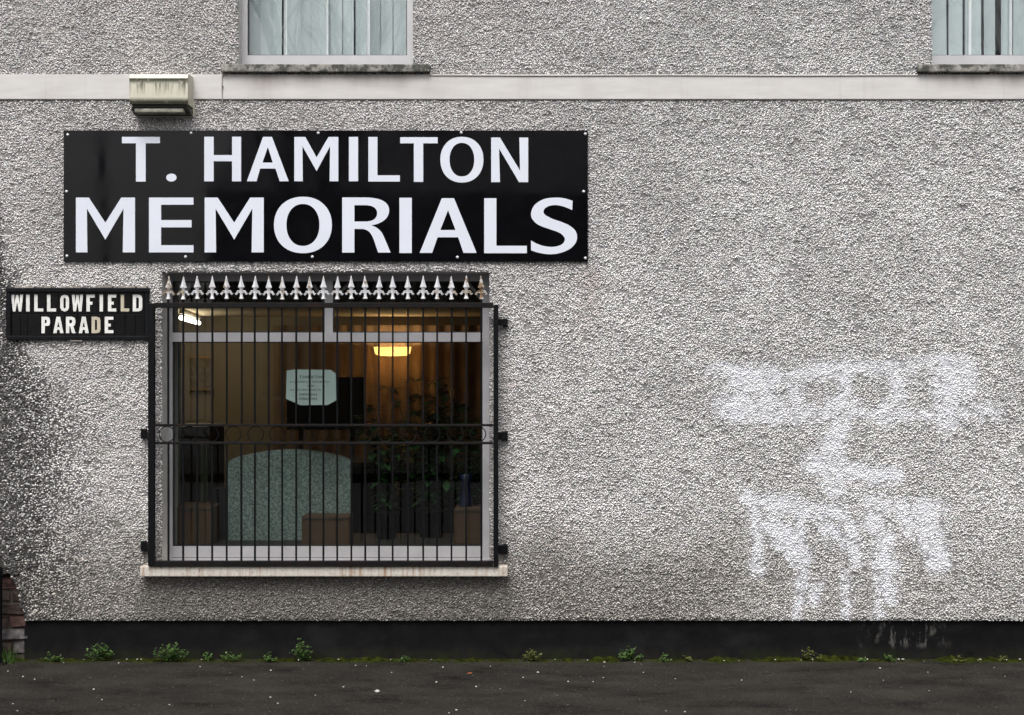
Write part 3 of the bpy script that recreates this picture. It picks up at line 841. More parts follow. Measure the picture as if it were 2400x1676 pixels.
# ------------------------------------------------------------------ street name plate made of glazed tiles
def R7(x, y): return (x * .1872, 640 + y * .1872)
FP, TP = .042, .030
plate = thing('street_name_plate', 'black tiled street name plate with cream capitals in a worn black frame', 'street sign', (W(180, 0, 0).x, -.03, W(0, 797, FP).z))
def zp(x0, y0, x1, y1, pf, pb, mb, b_=.0015):
    (ax, ay), (bx, by) = R7(x0, y0), R7(x1, y1); return pbox(mb, ax, ay, bx, by, pf, pb, b_)
fr = MB()
zp(72, 185, 1868, 238, FP + .006, .02, fr, .004); zp(78, 785, 1855, 838, FP + .004, .02, fr, .004)
zp(72, 238, 132, 786, FP, .02, fr, .004); zp(1808, 238, 1862, 786, FP, .02, fr, .004); zp(120, 230, 1830, 800, .024, .018, fr)
keep(fr.build('frame', M['plate_frame'], plate), plate)
for (x0, y0, x1) in ((180, 172, 420), (520, 168, 640), (760, 170, 1010), (1180, 166, 1400), (1480, 168, 1690), (1720, 172, 1830), (880, 838, 1030)):
    pts = []; cr = MB()
    k = 14
    for i in range(k + 1): pts.append((x0 + (x1 - x0) * i / k, y0 - random.uniform(0, 12)))
    low_ = [(x1, y0 + 16), (x0, y0 + 16)]
    cr.prism([[(W(*R7(*q), FP).x, W(*R7(*q), FP).z) for q in pts + low_]], -FP - .001, -.022)
    keep(cr.build('mortar_edge', M['mortar_pale'], plate), plate)
s_w = 42
def LB(ch, x0, x1, y0, y1):
    w = x1 - x0; h = y1 - y0; s = s_w
    e = s * .9
    if ch == 'I': return [[(x0, y0), (x1, y0), (x1, y1), (x0, y1)]]
    if ch == 'L': return [[(x0, y0), (x0 + s, y0), (x0 + s, y1 - e), (x1, y1 - e), (x1, y1), (x0, y1)]]
    if ch == 'F': return [[(x0, y0), (x1, y0), (x1, y0 + e), (x0 + s, y0 + e), (x0 + s, y0 + h * .42), (x1 - w * .28, y0 + h * .42), (x1 - w * .28, y0 + h * .6), (x0 + s, y0 + h * .6), (x0 + s, y1), (x0, y1)]]
    if ch == 'E': return [[(x0, y0), (x1, y0), (x1, y0 + e), (x0 + s, y0 + e), (x0 + s, y0 + h * .42), (x1 - w * .3, y0 + h * .42), (x1 - w * .3, y0 + h * .6), (x0 + s, y0 + h * .6), (x0 + s, y1 - e), (x1, y1 - e), (x1, y1), (x0, y1)]]
    if ch == 'O':
        c = w * .45; i = s * .95
        def rr(a, b_, c_, d, k): return [(a + k, b_), (c_ - k, b_), (c_ - k * .3, b_ + k * .3), (c_, b_ + k), (c_, d - k), (c_ - k * .3, d - k * .3), (c_ - k, d), (a + k, d), (a + k * .3, d - k * .3), (a, d - k), (a, b_ + k), (a + k * .3, b_ + k * .3)]
        return [rr(x0, y0, x1, y1, c), rr(x0 + i, y0 + e, x1 - i, y1 - e, c * .35)]
    if ch == 'D':
        k = w * .42; i = s
        return [[(x0, y0), (x1 - k, y0), (x1 - k * .25, y0 + k * .25), (x1, y0 + k), (x1, y1 - k), (x1 - k * .25, y1 - k * .25), (x1 - k, y1), (x0, y1)],
                [(x0 + i, y0 + e), (x1 - i - 8, y0 + e), (x1 - i, y0 + e + 14), (x1 - i, y1 - e - 14), (x1 - i - 8, y1 - e), (x0 + i, y1 - e)]]
    if ch in 'PR':
        k = w * .4; ym = y0 + h * .56; i = s
        hole = [(x0 + i, y0 + e), (x1 - i - 8, y0 + e), (x1 - i, y0 + e + 10), (x1 - i, ym - e - 8), (x1 - i - 8, ym - e + 4), (x0 + i, ym - e + 4)]
        o_ = [(x0, y0), (x1 - k, y0), (x1 - k * .25, y0 + k * .25), (x1, y0 + k), (x1, ym - k * .8), (x1 - k * .25, ym - k * .1), (x1 - k, ym)]
        if ch == 'P': return [o_ + [(x0 + s, ym), (x0 + s, y1), (x0, y1)], hole]
        return [o_[:-1] + [(x1 - k * .6, ym), (x1, y1), (x1 - s * 1.05, y1), (x0 + s * 1.25, ym + 4), (x0 + s, ym + 4), (x0 + s, y1), (x0, y1)], hole]
    if ch == 'A':
        t = s * .55; xm = (x0 + x1) / 2
        return [[(x0, y1), (xm - t, y0), (xm + t, y0), (x1, y1), (x1 - s, y1), (x1 - s * 1.18, y1 - h * .2), (x0 + s * 1.18, y1 - h * .2), (x0 + s, y1)],
                [(xm, y0 + h * .30), (xm - w * .125, y1 - h * .37), (xm + w * .125, y1 - h * .37)]]
    if ch == 'W':
        xm = (x0 + x1) / 2; t = s * .5; q = w * .25
        return [[(x0, y0), (x0 + s * .95, y0), (x0 + q + t * .1, y0 + h * .62), (xm - t * .62, y0 + h * .02), (xm + t * .62, y0 + h * .02), (x1 - q - t * .1, y0 + h * .62), (x1 - s * .95, y0), (x1, y0), (x1 - q + t * .75, y1), (x1 - q - t * .75, y1), (xm, y0 + h * .45), (x0 + q + t * .75, y1), (x0 + q - t * .75, y1)]]
rows = [([('W', 140, 290), ('I', 328, 372), ('L', 430, 543), ('L', 590, 703), ('O', 755, 865), ('W', 900, 1040), ('F', 1083, 1187), ('I', 1248, 1290), ('E', 1352, 1456), ('L', 1512, 1618), ('D', 1663, 1782)], 270, 481, 240, 508),
        ([('', 150, 250), ('', 260, 340), ('', 345, 500), ('P', 520, 627), ('A', 667, 795), ('R', 827, 945), ('A', 987, 1112), ('D', 1147, 1258), ('E', 1312, 1420), ('', 1440, 1560), ('', 1575, 1690), ('', 1700, 1795)], 547, 753, 514, 784)]
for letters, ya, yb, ta, tb_ in rows:
    edges = [133] + [(letters[i][2] + letters[i + 1][1]) / 2 for i in range(len(letters) - 1)] + [1807]
    for i, (ch, x0, x1) in enumerate(letters):
        tp = TP + random.uniform(-.001, .001)
        mb = MB(); zp(edges[i] + 1.2, ta, edges[i + 1] - 1.2, tb_, tp, .0235, mb)
        t_ = keep(mb.build('tile', M['tile_black'], plate), plate)
        if ch:
            rings = LB(ch, x0, x1, ya, yb)
            old = (ch == 'L' and x0 > 1500) or (ch == 'D' and x0 < 1200)
            l_ = MB().prism([wring([R7(*q) for q in r_], tp) for r_ in rings], -tp - .0012, -tp + .0003).build('letter', M['tile_letter_old' if old else 'tile_letter'], t_)
            l_.matrix_parent_inverse = Matrix.Translation(-plate.location) @ Matrix.Identity(4) if False else Matrix.Identity(4)

# ------------------------------------------------------------------ window grille
GP = .10
gril = thing('window_grille', 'black iron window grille with a row of silver spear finials', 'window grille', (W(757, 0, GP).x, -GP, W(0, 1328, GP).z))
def gp(mb, a, b_, c, d, pf, pb, bv=0): return pbox(mb, a, b_, c, d, pf, pb, bv)
def gk_(o): return keep(o, gril)
T = .026
gk_(gp(MB(), 346.5, 711, 361, 1328, GP + .004, GP - T, .003).build('post', M['iron'], gril))
gk_(gp(MB(), 1156.5, 714, 1168, 1329, GP + .004, GP - T, .003).build('post', M['iron'], gril))
gk_(gp(MB(), 361.4, 709.5, 1156, 721.5, GP + .004, GP - T, .003).build('rail', M['iron_rust'], gril))
gk_(gp(MB(), 361.4, 1315.5, 1156, 1328, GP + .004, GP - T, .003).build('rail', M['iron_rust'], gril))
gk_(gp(MB(), 361.4, 994, 1156, 999.5, GP, GP - .018, .0015).build('rail', M['iron_rust'], gril))
gk_(gp(MB(), 361.4, 1036, 1156, 1041.5, GP, GP - .018, .0015).build('rail', M['iron_rust'], gril))
bx_ = [394.9, 429.5, 462.6, 497.4, 531.5, 566, 597.6, 630, 661.6, 694.1, 726.4, 758, 790.2, 823.6, 856.3, 888.3, 920.5, 956.2, 991.9, 1024.5, 1058.2, 1092.7, 1128.1]
u1 = (D - GP) / D / PXM
def bar_mesh(z0, z1):
    return MB().bbox(-.0052, .0052, -.0052, .0052, z0, z1, .001).mesh('bar', M['iron'])
zr1, zr2, zt1, zb1 = W(0, 994, GP).z, W(0, 1041.5, GP).z, W(0, 709.5, GP).z, W(0, 1315.5, GP).z
up_me = bar_mesh(zr1, W(0, 721.5, GP).z); lo_me = bar_mesh(zb1, zr2)
stub_me = bar_mesh(zt1, W(0, 701, GP).z)
f = MB()
u = 1 / PXM * .986
f.lathe([(5.6 * u, 0), (5.8 * u, 1.2 * u), (5 * u, 3 * u), (3.5 * u, 6 * u), (3.2 * u, 12 * u), (3.5 * u, 17 * u), (4.0 * u, 21 * u), (4.8 * u, 24.5 * u), (6 * u, 27 * u)], 10, sy=.75)
f.lathe([(7.6 * u, 27 * u), (7.9 * u, 28 * u), (7.5 * u, 29.3 * u)], 4, sy=.7, smooth=False)
f.lathe([(7.3 * u, 29.3 * u), (4.9 * u, 36 * u), (3.1 * u, 43 * u), (1.9 * u, 49 * u), (1.4 * u, 52.5 * u), (.5 * u, 54.5 * u)], 4, sy=.7, smooth=False)
for sx in (-1, 1):
    for path, rr_ in (([(2.5, 16.5), (5.5, 19.2), (8.4, 19), (10, 16.6), (11.2, 13.6), (14.6, 12.0)], 1.25), ([(2.5, 13.8), (5.6, 16), (7.8, 15.4), (9, 13), (10.4, 11), (12.6, 9.8)], 1.1)):
        f.tube([(sx * q[0] * u, -.001, q[1] * u) for q in path], rr_ * u, 6)
fin_me = f.mesh('finial', M['finial'])
for i, x_ in enumerate(bx_):
    bxw = W(x_, 0, GP - .010).x
    for me_ in (up_me, lo_me, stub_me): gk_(link('bar', me_, gril, (bxw, -GP + .010, 0))).rotation_euler = (0, rad(random.uniform(-.05, .05)), rad(random.uniform(-6, 6)))
    fo = gk_(link('finial', fin_me, gril, (bxw, -GP + .010, W(0, 701, GP).z - .0005 + random.uniform(-.002, .002))))
    fo.rotation_euler = (0, rad(random.uniform(-1.6, 1.6)), rad(random.uniform(-12, 12)))
ring_me = MB()
ring_me.tube([(18.2 * u * math.cos(a), 0, 18.2 * u * math.sin(a)) for a in [2 * math.pi * k / 28 for k in range(29)]], .0030, 6, caps=False)
ring_me = ring_me.mesh('ring', M['iron'])
for x_ in [391.3, 443.1, 494.2, 546.9, 599, 649.3, 699.3, 750.9, 801.9, 853.8, 904.9, 958.6, 1012.8, 1066.5, 1120.2]:
    gk_(link('ring', ring_me, gril, W(x_, 1017.7, GP - .009)))
for (x0, x1, y0, y1) in ((1165, 1190, 748, 764), (1165, 1190, 1013, 1030), (1165, 1190, 1278, 1296), (332, 349, 1007, 1026), (332, 349, 1271, 1290)):
    mb = MB()
    pa, pb = W(x0, y0, GP * .55), W(x1, y1, GP * .25)
    mb.bbox(pa.x, pb.x, -.058, -.044, pb.z, pa.z, .002)
    xw = W(x1 if x0 > 800 else x0, 0, .03).x
    s_ = -1 if x0 > 800 else 1
    mb.bbox(min(xw, xw + s_ * .03), max(xw, xw + s_ * .03), -.05, -.012, pb.z - .004, pa.z + .004, .003)
    xg = W(x0 if x0 > 800 else x1, 0, GP).x
    mb.bbox(xg - .008, xg + .008, -GP + T - .002, -.046, pb.z + .004, pa.z - .004, .002)
    gk_(mb.build('bracket', M['iron'], gril))

# ------------------------------------------------------------------ vent cowl
v0 = W(380, 0, 0)
vent = thing('vent_cowl', 'cream plastic vent cowl streaked with green algae on the string course', 'vent', (v0.x, 0, W(0, 272, .04).z))
xa, xb = W(303, 0, .15).x, W(440, 0, .15).x
zt_, zc_, zf = W(0, 174, .12).z, W(0, 182, .15).z, W(0, 243, .15).z
zl = W(0, 271, .05).z
def vprof(pts, x0, x1, bev=0):
    mb = MB(); n_ = len(pts)
    mb.add([(x0, -p_, z_) for p_, z_ in pts] + [(x1, -p_, z_) for p_, z_ in pts],
           [tuple(range(n_)), tuple(range(2 * n_ - 1, n_ - 1, -1))] + [(i, (i + 1) % n_, n_ + (i + 1) % n_, n_ + i) for i in range(n_)]); return mb
hood = vprof([(.022, zt_ + .004), (.118, zt_), (.138, zt_ - .006), (.15, zc_ - .004), (.15, zf + .012), (.146, zf + .002), (.138, zf), (.022, zf)], xa, xb).build('hood', M['cream'], vent)
keep(hood, vent)
bpx0, bpx1 = W(299, 0, .03).x + .03, W(457, 0, .03).x
keep(MB().bbox(xa - .004, xb + .006, -.03, -.012, zl - .004, zt_ + .002, .004).build('back_plate', M['cream'], vent), vent)
keep(MB().box(xa + .012, xb - .012, -.134, -.03, zf - .016, zf + .001).build('slot', M['black_void'], vent), vent)
keep(MB().bbox(xa + .02, xb - .03, -.128, -.05, zl + .003, zf - .02, .01).build('damper_flap', M['cream_flap'], vent), vent)
keep(vprof([(.125, zf - .016), (.125, zf - .022), (.08, zl + .004), (.03, zl), (.03, zf - .016)], xa + .002, xb - .002).build('lower_lip', M['cream_dark'], vent), vent)

# ------------------------------------------------------------------ wire, and lip shadow drawn as a cable
def smooth_path(pts, m=6):
    out = []
    for i in range(len(pts) - 1):
        p0, p1, p2, p3 = pts[max(i - 1, 0)], pts[i], pts[i + 1], pts[min(i + 2, len(pts) - 1)]
        for j in range(m):
            t = j / m
            out.append(.5 * (2 * p1 + (p2 - p0) * t + (2 * p0 - 5 * p1 + 4 * p2 - p3) * t * t + (3 * p1 - p0 - 3 * p2 + p3) * t ** 3))
    return out + [pts[-1]]
wp = [W(a, b_, .037) for a, b_ in ((530, 175), (522, 177), (520.5, 186), (520.5, 215), (521, 236), (519, 248), (511, 252), (502, 249.5), (496, 243))]
o = MB().tube(smooth_path(wp), .0028, 6).build('hanging_wire', M['wire']); tag(o, 'thin painted wire hooked from the sill end down past the string course', 'wire')
MB().lathe([(.0, 0), (.004, 0), (.004, .004), (.0, .005)], 8, c=W(522.5, 203, .038), axis='y').build('clip', M['wire_dark'], o)
cp = [W(x_, 177.2 + .5 * math.sin(x_ / 90), .036) for x_ in range(1006, 2160, 48)]
tag(MB().tube(cp, .0028, 6).build('lip_shadow_stripe', M['wire']), 'added pale cable clipped along the string course top between the two upper sills', 'stripe')  # added thin tube in place of the shadow line at the band's lip

# short iron post at the corner
pp = W(0, 1326, .10)
post = thing('corner_post', 'short black iron post standing by the exposed brick corner', 'post', (W(-12, 0, .10).x, -.10, 0))
MB().lathe([(.050, 0), (.050, .012), (.040, .018), (.040, pp.z - .05), (.044, pp.z - .045), (.044, pp.z - .02), (.034, pp.z - .006), (.012, pp.z)], 18).build('shaft', M['iron'], post)
MB().lathe([(.075, 0), (.075, .006), (.055, .010)], 18, c=(0, 0, 0)).build('base_flange', M['iron_rust'], post)

# ------------------------------------------------------------------ shop interior
RX0, RX1, RY0, RY1, RZ0, RZ1 = -2.98, .75, .32, 3.62, .05, 2.13
tag(MB().box(RX0, RX1, RY0, RY1, RZ0 - .04, RZ0).build('room_floor', M['carpet']), kind='structure')
tag(MB().box(RX0 - .05, RX1 + .05, .48, RY1 + .05, RZ1, RZ1 + .05).build('room_ceiling', M['ceiling']), kind='structure')
tag(MB().box(RX0, RX1, RY1, RY1 + .05, RZ0, RZ1).build('room_wall_back', M['room_wall']), kind='structure')
tag(MB().box(RX0 - .05, RX0, RY0, RY1 + .05, RZ0, RZ1 + .5).build('room_wall_left', M['room_wall']), kind='structure')
tag(MB().box(RX1, RX1 + .05, RY0, RY1 + .05, RZ0, RZ1 + .5).build('room_wall_right', M['room_wall']), kind='structure')
tag(MB().box(RX0, RX1, .47, .49, RZ1 - .015, RZ1 + .5).build('reflection_board', M['backdrop']), 'dark pelmet board added to stand in for the tree reflection across the shop window top', 'backdrop')  # added board: gives the dark tree reflection in the top lights
tag(MB().bbox(RX0 + .02, RX1 - .1, .2, .78, .60, .625, .004).build('window_board', M['board']), 'deep dark display shelf inside the grilled window', 'shelf')
def drape(name, label, px0, px1, z0, z1, y, mat, fold, amp):
    x0, x1 = W(px0, 0, -y).x, W(px1, 0, -y).x
    n_ = int((x1 - x0) / fold * 10) + 2
    top = []
    for i in range(n_ + 1):
        t = i / n_; x_ = x0 + (x1 - x0) * t
        top.append((x_, y + amp * math.sin(2 * math.pi * x_ / fold + 1.2 * math.sin(x_ * 5))))
    vs_ = [(x_, y_, z0) for x_, y_ in top] + [(x_, y_, z1) for x_, y_ in top] + [(x_, y_ + .004, z0) for x_, y_ in top] + [(x_, y_ + .004, z1) for x_, y_ in top]
    k = n_ + 1
    fs_ = [(i, i + 1, k + i + 1, k + i) for i in range(n_)] + [(2 * k + i, 3 * k + i, 3 * k + i + 1, 2 * k + i + 1) for i in range(n_)]
    o_ = MB().add(vs_, fs_, True).build(name, mat); return tag(o_, label, 'curtain')
drape('curtain', 'brown pleated curtain hanging along the back of the shop', 640, 1290, .08, 2.05, 3.5, M['drape'], .125, .011)
drape('curtain', 'pale green curtain at the window side behind the grille', 402, 424, .64, 1.9, .42, M['drape_pale'], .03, .008)
# picture
def flat(mb, a, b_, c, d, y, t): return pbox(mb, a, b_, c, d, -y, -y - t)
pc = thing('framed_picture', 'framed certificate with gilt rails on the beige shop wall', 'picture', W(472, 915, -3.6))
keep(flat(MB(), 446, 838, 497, 914, 3.585, .03).build('print', M['print'], pc), pc)
for (b0, b1) in ((836, 839.5), (912, 915.5)): keep(flat(MB(), 444, b0, 499, b1, 3.575, .04).build('gilt_rail', M['gold'], pc), pc)
bp = thing('display_stand', 'large black display board on legs behind the paper notice', 'display board', W(760, 1008, -2.4))
keep(flat(MB(), 672, 884, 852, 1008, 2.4, .05).build('board', M['dark_thing'], bp), bp)
for x_ in (700, 820): keep(flat(MB(), x_, 1008, x_ + 10, 1290, 2.41, .03).build('leg', M['dark_wood'], bp), bp)
# strip light under the ceiling
n0, n1 = Vector((-2.47, 1.92, 2.065)), Vector((-2.70, 3.30, 2.065))
tl = thing('strip_light', 'lit fluorescent strip light under the shop ceiling', 'light', (n0 + n1) / 2)
keep(MB().tube([n0, n1], .017, 12).build('tube', M['tube_on'], tl), tl)
keep(MB().tube([n0 + Vector((0, 0, .045)), n1 + Vector((0, 0, .045))], .02, 4).build('batten', M['batten'], tl), tl)
# uplighter
lc = W(920, 836, -3.325)
ul = thing('uplighter_lamp', 'glowing uplighter floor lamp in front of the brown curtain', 'lamp', (lc.x, lc.y, RZ0))
keep(MB().lathe([(.020, lc.z + .004), (.12, lc.z + .008), (.150, lc.z + .025), (.165, lc.z + .085), (.161, lc.z + .085), (.146, lc.z + .027), (.118, lc.z + .011), (.020, lc.z + .007)], 28, c=(lc.x, lc.y, 0)).build('bowl', M['frosted'], ul), ul)
keep(MB().tube([(lc.x, lc.y, RZ0), (lc.x, lc.y, lc.z + .003)], .011, 8).build('stand', M['dark_thing'], ul), ul)
keep(MB().lathe([(.13, RZ0), (.13, RZ0 + .02), (.03, RZ0 + .03)], 20, c=(lc.x, lc.y, 0)).build('base', M['dark_thing'], ul), ul)
ld = bpy.data.lights.new('uplighter_light', 'POINT'); ld.energy = 4.6; ld.color = (1.0, .68, .36); ld.shadow_soft_size = .03
keep(link('uplighter_light', ld, ul, (lc.x, lc.y, lc.z + .06)), ul)
ld = bpy.data.lights.new('strip_light_glow', 'POINT'); ld.energy = 2.1; ld.color = (1.0, .84, .60); ld.shadow_soft_size = .2
keep(link('strip_light_glow', ld, tl, (n0 + n1) / 2 + Vector((.02, 0, -.06))), tl)
# headstone
hy = .46
hst = thing('granite_headstone', 'grey green granite headstone with an arched top in the shop window', 'headstone', (W(678, 0, -hy).x, hy, .625))
top = [(534.5, 1290), (534.5, 1084)] + [(534.5 + 287 * t, 1083 - 28 * math.sin(math.pi * (t * .9 + .045)) ** .9 * 1.02) for t in [i / 24 for i in range(1, 24)]] + [(821.5, 1081), (821.5, 1290)]
rg = [(W(a, b_, -hy).x, W(a, b_, -hy).z) for a, b_ in top]
rg[0] = (rg[0][0], .626); rg[-1] = (rg[-1][0], .626)
keep(MB().prism([rg], hy, hy + .075).build('slab', M['granite'], hst), hst)
# cardboard boxes
def carton(label, a, b_, c, y, dep, tilt=0):
    p0, p1 = W(a, b_, -y), W(c, b_, -y)
    t_ = thing('cardboard_box', label, 'box', ((p0.x + p1.x) / 2, y + dep / 2, .625), 'cardboard boxes on the display shelf')
    w = (p1.x - p0.x) / 2; h = p0.z - .625
    MB().bbox(-w, w, -dep / 2, dep / 2, .001, h, .003).build('carton', M['cardboard'], t_)
    MB().box(-w + .004, w - .004, -dep / 2 - .003, -dep / 2, h - .022, h - .012).build('flap_edge', M['dark_wood'], t_)
    t_.rotation_euler = (0, 0, rad(tilt)); return t_
carton('cardboard box with a dark mark at the pale curtain end of the window', 404, 1189, 497, .30, .28, 1)
carton('low wide cardboard box in front of the granite headstone', 707, 1211, 820, .26, .16)
carton('tall cardboard box among the plants at the window end', 1066, 1193, 1150, .30, .26, -2)
# dark cabinet and black case
cb = thing('dark_cabinet', 'dark wooden cabinet behind the cardboard box inside the window', 'cabinet', (W(440, 0, -1.0).x, 1.15, RZ0))
keep(pbox(MB(), 402, 1000, 492, 1290, -.95, -1.35, .004).build('carcass', M['dark_wood'], cb), cb)
keep(pbox(MB(), 470, 1040, 486, 1180, -.94, -.952).build('door_panel', M['drape_pale'], cb), cb)
tag(pbox(MB(), 498, 1143, 529, 1287, -.5, -.62, .004).build('black_case', M['dark_thing']), 'narrow black case standing between carton and headstone', 'case')
tw = thing('twin_lamp', 'small lamp with two glowing bulbs on the dark cabinet', 'lamp', W(412, 998, -1.1))
for x_ in (407, 418.5):
    q = W(x_, 953, -1.1)
    keep(MB().lathe([(.003, -.016), (.013, -.009), (.016, 0), (.012, .012), (.002, .017)], 12, c=q).build('bulb', M['bulb_on'], tw), tw)
    keep(MB().tube([q + Vector((0, 0, -.016)), Vector((q.x, q.y, W(0, 1000, -.95).z))], .004, 6).build('stem', M['dark_thing'], tw), tw)
# notice on the glass
NP = -.150
nt_ = thing('paper_notice', 'pale paper notice with clipped corners and printed lines stuck inside the glass', 'notice', W(728, 950, NP))
corners = [(672, 868.5), (690, 866), (775, 867), (787, 875.5), (788, 938), (768, 949.5), (704, 949.8), (670, 934.5)]
yn = fy + .034
pr = [(W(a, b_, -yn).x, W(a, b_, -yn).z) for a, b_ in corners]
keep(MB().prism([pr], yn, yn + .0006).build('sheet', M['paper'], nt_), nt_)
LINES = [('T.HAMILTON', 702, 755, 880.2, 886.8), ('313 WOODSTOCK ROAD BRANCH', 680, 772, 893, 897), ('OPEN', 720, 736.5, 902.5, 906.7), ('ALL ENQUIRIES PLEASE TEL.', 680, 754, 912, 916), ('02890225663', 701, 743, 922, 927), ('07866501692', 701, 743, 932, 937.5)]
tmp = []
for s_, x0, x1, y0, y1 in LINES:
    cu = bpy.data.curves.new('t', 'FONT'); cu.body = s_; cu.offset = .012; cu.resolution_u = 2
    ob = bpy.data.objects.new('t', cu); COL.objects.link(ob); tmp.append(ob)
dg = bpy.context.evaluated_depsgraph_get()
for ob, (s_, x0, x1, y0, y1) in zip(tmp, LINES):
    me_ = bpy.data.meshes.new_from_object(ob.evaluated_get(dg))
    co = np.array([v.co[:] for v in me_.vertices]); mn, mxx = co.min(0), co.max(0)
    p0, p1 = W(x0, y1, -yn), W(x1, y0, -yn)
    for v in me_.vertices:
        v.co = Vector((p0.x + (v.co.x - mn[0]) / (mxx[0] - mn[0]) * (p1.x - p0.x), yn - .0006, p0.z + (v.co.y - mn[1]) / (mxx[1] - mn[1]) * (p1.z - p0.z)))
    me_.materials.clear(); me_.materials.append(M['ink']); me_.name = 'printed_line'
    keep(link('printed_line', me_, nt_), nt_)
for ob in tmp: bpy.data.objects.remove(ob)

ct_ = thing('dark_block', 'added long dark counter standing behind the window plants', 'block', (-.6, 2.4, RZ0))  # made-up dark mass, added to darken the lower back of the room
keep(MB().bbox(-1.55, .55, 2.15, 2.65, RZ0, .93, .006).build('carcass', M['block'], ct_), ct_)
keep(MB().bbox(-1.60, .60, 2.10, 2.70, .932, .965, .006).build('top', M['dark_wood'], ct_), ct_)
# plants
def leaf(mb, base, dirv, up, L, w):
    d = dirv.normalized(); s_ = d.cross(up)
    if s_.length < .01: s_ = Vector((1, 0, 0))
    s_.normalize(); nn = s_.cross(d)
    b0 = base; m1 = base + d * L * .35 + nn * L * .06; m2 = base + d * L * .7 - nn * L * .02; t = base + d * L - nn * L * .16
    mb.add([b0, m1 + s_ * w * .5, m2 + s_ * w * .38, t, m2 - s_ * w * .38, m1 - s_ * w * .5, m1 - nn * w * .08, m2 - nn * w * .08],
           [(0, 6, 1), (1, 6, 7, 2), (2, 7, 3), (0, 5, 6), (5, 4, 7, 6), (4, 3, 7)], True)
def house_plant(label, px, py_top, y, spread, nst, lf, potr):
    base = W(px, 1290, -y)
    t_ = thing('house_plant', label, 'plant', (base.x, y, .625), 'plants in the shop window')
    MB().lathe([(potr * .7, 0), (potr, .15), (potr * 1.08, .155), (potr * 1.08, .175), (potr * .9, .175)], 18).build('pot', M['pot'], t_)
    zt = W(0, py_top, -y).z - .625
    stm = MB(); lv = MB()
    for i in range(nst):
        a = random.uniform(0, 2 * math.pi); hgt_ = zt * random.uniform(.45, 1.0); sp = spread * random.uniform(.3, 1)
        pts = []
        for j in range(7):
            t = j / 6
            pts.append(Vector((math.cos(a) * sp * t ** 1.4, math.sin(a) * sp * .45 * t ** 1.4, .16 + (hgt_ - .16) * (t - .12 * t * t * t))))
        stm.tube(pts, [.006 * (1 - .7 * j / 6) for j in range(7)], 5)
        for j in range(1, 7):
            for k in range(4):
                b_ = a + random.uniform(-1.8, 1.8) + k * 2.1
                leaf(lv, pts[j], Vector((math.cos(b_), math.sin(b_) * .8, random.uniform(-.35, .5))), Vector((0, 0, 1)), lf * random.uniform(.6, 1.2), lf * .5)
    stm.build('stems', M['stem'], t_); lv.build('foliage', M['house_leaf'], t_, fix=False)
house_plant('bushy potted plant with broad leaves just below the uplighter glow', 905, 915, .55, .24, 20, .085, .08)
house_plant('tall dark leafy potted plant filling the end of the shop window', 1010, 850, .62, .34, 34, .105, .10)
house_plant('small potted plant tucked beside the last tall carton', 1100, 900, .50, .17, 16, .085, .06)
bv = W(1092, 1290, -.42)
vase = MB().lathe([(.04, 0), (.055, .05), (.05, .20), (.03, .30), (.028, .36), (.045, .42), (.04, .42), (.02, .36)], 18).build('blue_vase', M['blue'])
vase.location = (bv.x, .44, .625); tag(vase, 'slender deep blue vase among the window plants', 'vase')

# ------------------------------------------------------------------ weeds, grass, moss, stones
def weed(label, px, w, h, py=1543, yellow=False):
    g0 = ground(px, py); g0.y = -random.uniform(.018, .05)
    t_ = thing('weed', label, 'weed', g0, 'weeds at the foot of the plinth')
    stm = MB(); lv = MB()
    ww, hh = w / PXM / 2, h / PXM
    n_ = max(5, int(w * h / 150))
    hh *= .74; ww *= .95
    for i in range(n_):
        a = random.uniform(-1, 1); top_ = hh * (1 - .55 * abs(a) ** 1.5) * random.uniform(.5, 1.0)
        if random.random() < .08: top_ *= 1.3
        yd = -random.uniform(-.008, .05)
        pts = [Vector((a * ww * .25 * 0, 0, -.004))] + [Vector((a * ww * t, yd * t, top_ * t)) for t in (.35, .7, 1.0)]
        stm.tube(pts, [.0016, .0014, .001, .0006], 4, caps=False)
        for j in range(1, 4):
            for k in range(3):
                b_ = random.uniform(0, 2 * math.pi)
                L = random.uniform(.007, .016) * (1.1 if h > 40 else 1)
                leaf(lv, pts[j] + Vector((random.uniform(-.006, .006), random.uniform(-.006, .004), random.uniform(-.008, .006))),
                     Vector((math.cos(b_), math.sin(b_) - .3, random.uniform(-.2, .9))), Vector((0, -.3, 1)), L, L * .75)
    stm.build('stems', M['stem'], t_); lv.build('leaves', M['leaf_yellow' if yellow else 'leaf'], t_, fix=False)
weed('low spreading weed next to the exposed brick corner', 130, 52, 30, 1545)
weed('bushy tall weed with pale flower tips second from the brick corner', 236, 66, 62, 1543)
weed('widest bushy weed below the window sill end of the plinth', 405, 88, 66, 1545)
weed('small round weed just past the widest bushy weed', 489, 30, 30, 1540)
weed('small pointed weed below the granite headstone', 545, 42, 34, 1540)
weed('flat topped leafy weed between a pointed weed and a straggly tall weed', 635, 48, 30, 1541)
weed('straggly tall weed with a thin yellowish shoot', 711, 56, 66, 1546)
weed('tiny three leaved weed alone under the window plants', 951, 30, 24, 1540)
weed('sparse yellow green weed standing alone beyond the grille', 1246, 46, 44, 1545, True)
weed('broad dense weed on the blank stretch of plinth', 1478, 66, 42, 1551)
weed('small leafy weed right beside the broad dense weed', 1556, 40, 24, 1553)
weed('spiky pale weed tuft at the end of the three weed group', 1622, 34, 20, 1553, True)
weed('mossy weed on the green hump of the plinth foot', 1896, 48, 38, 1543, True)
weed('tiny weed past the mossy hump', 2016, 22, 13, 1537)
weed('upright weed below the worn pale patch of plinth', 2080, 36, 26, 1536)
weed('flat green weed patch beyond the worn plinth patch', 2242, 42, 20, 1540, True)
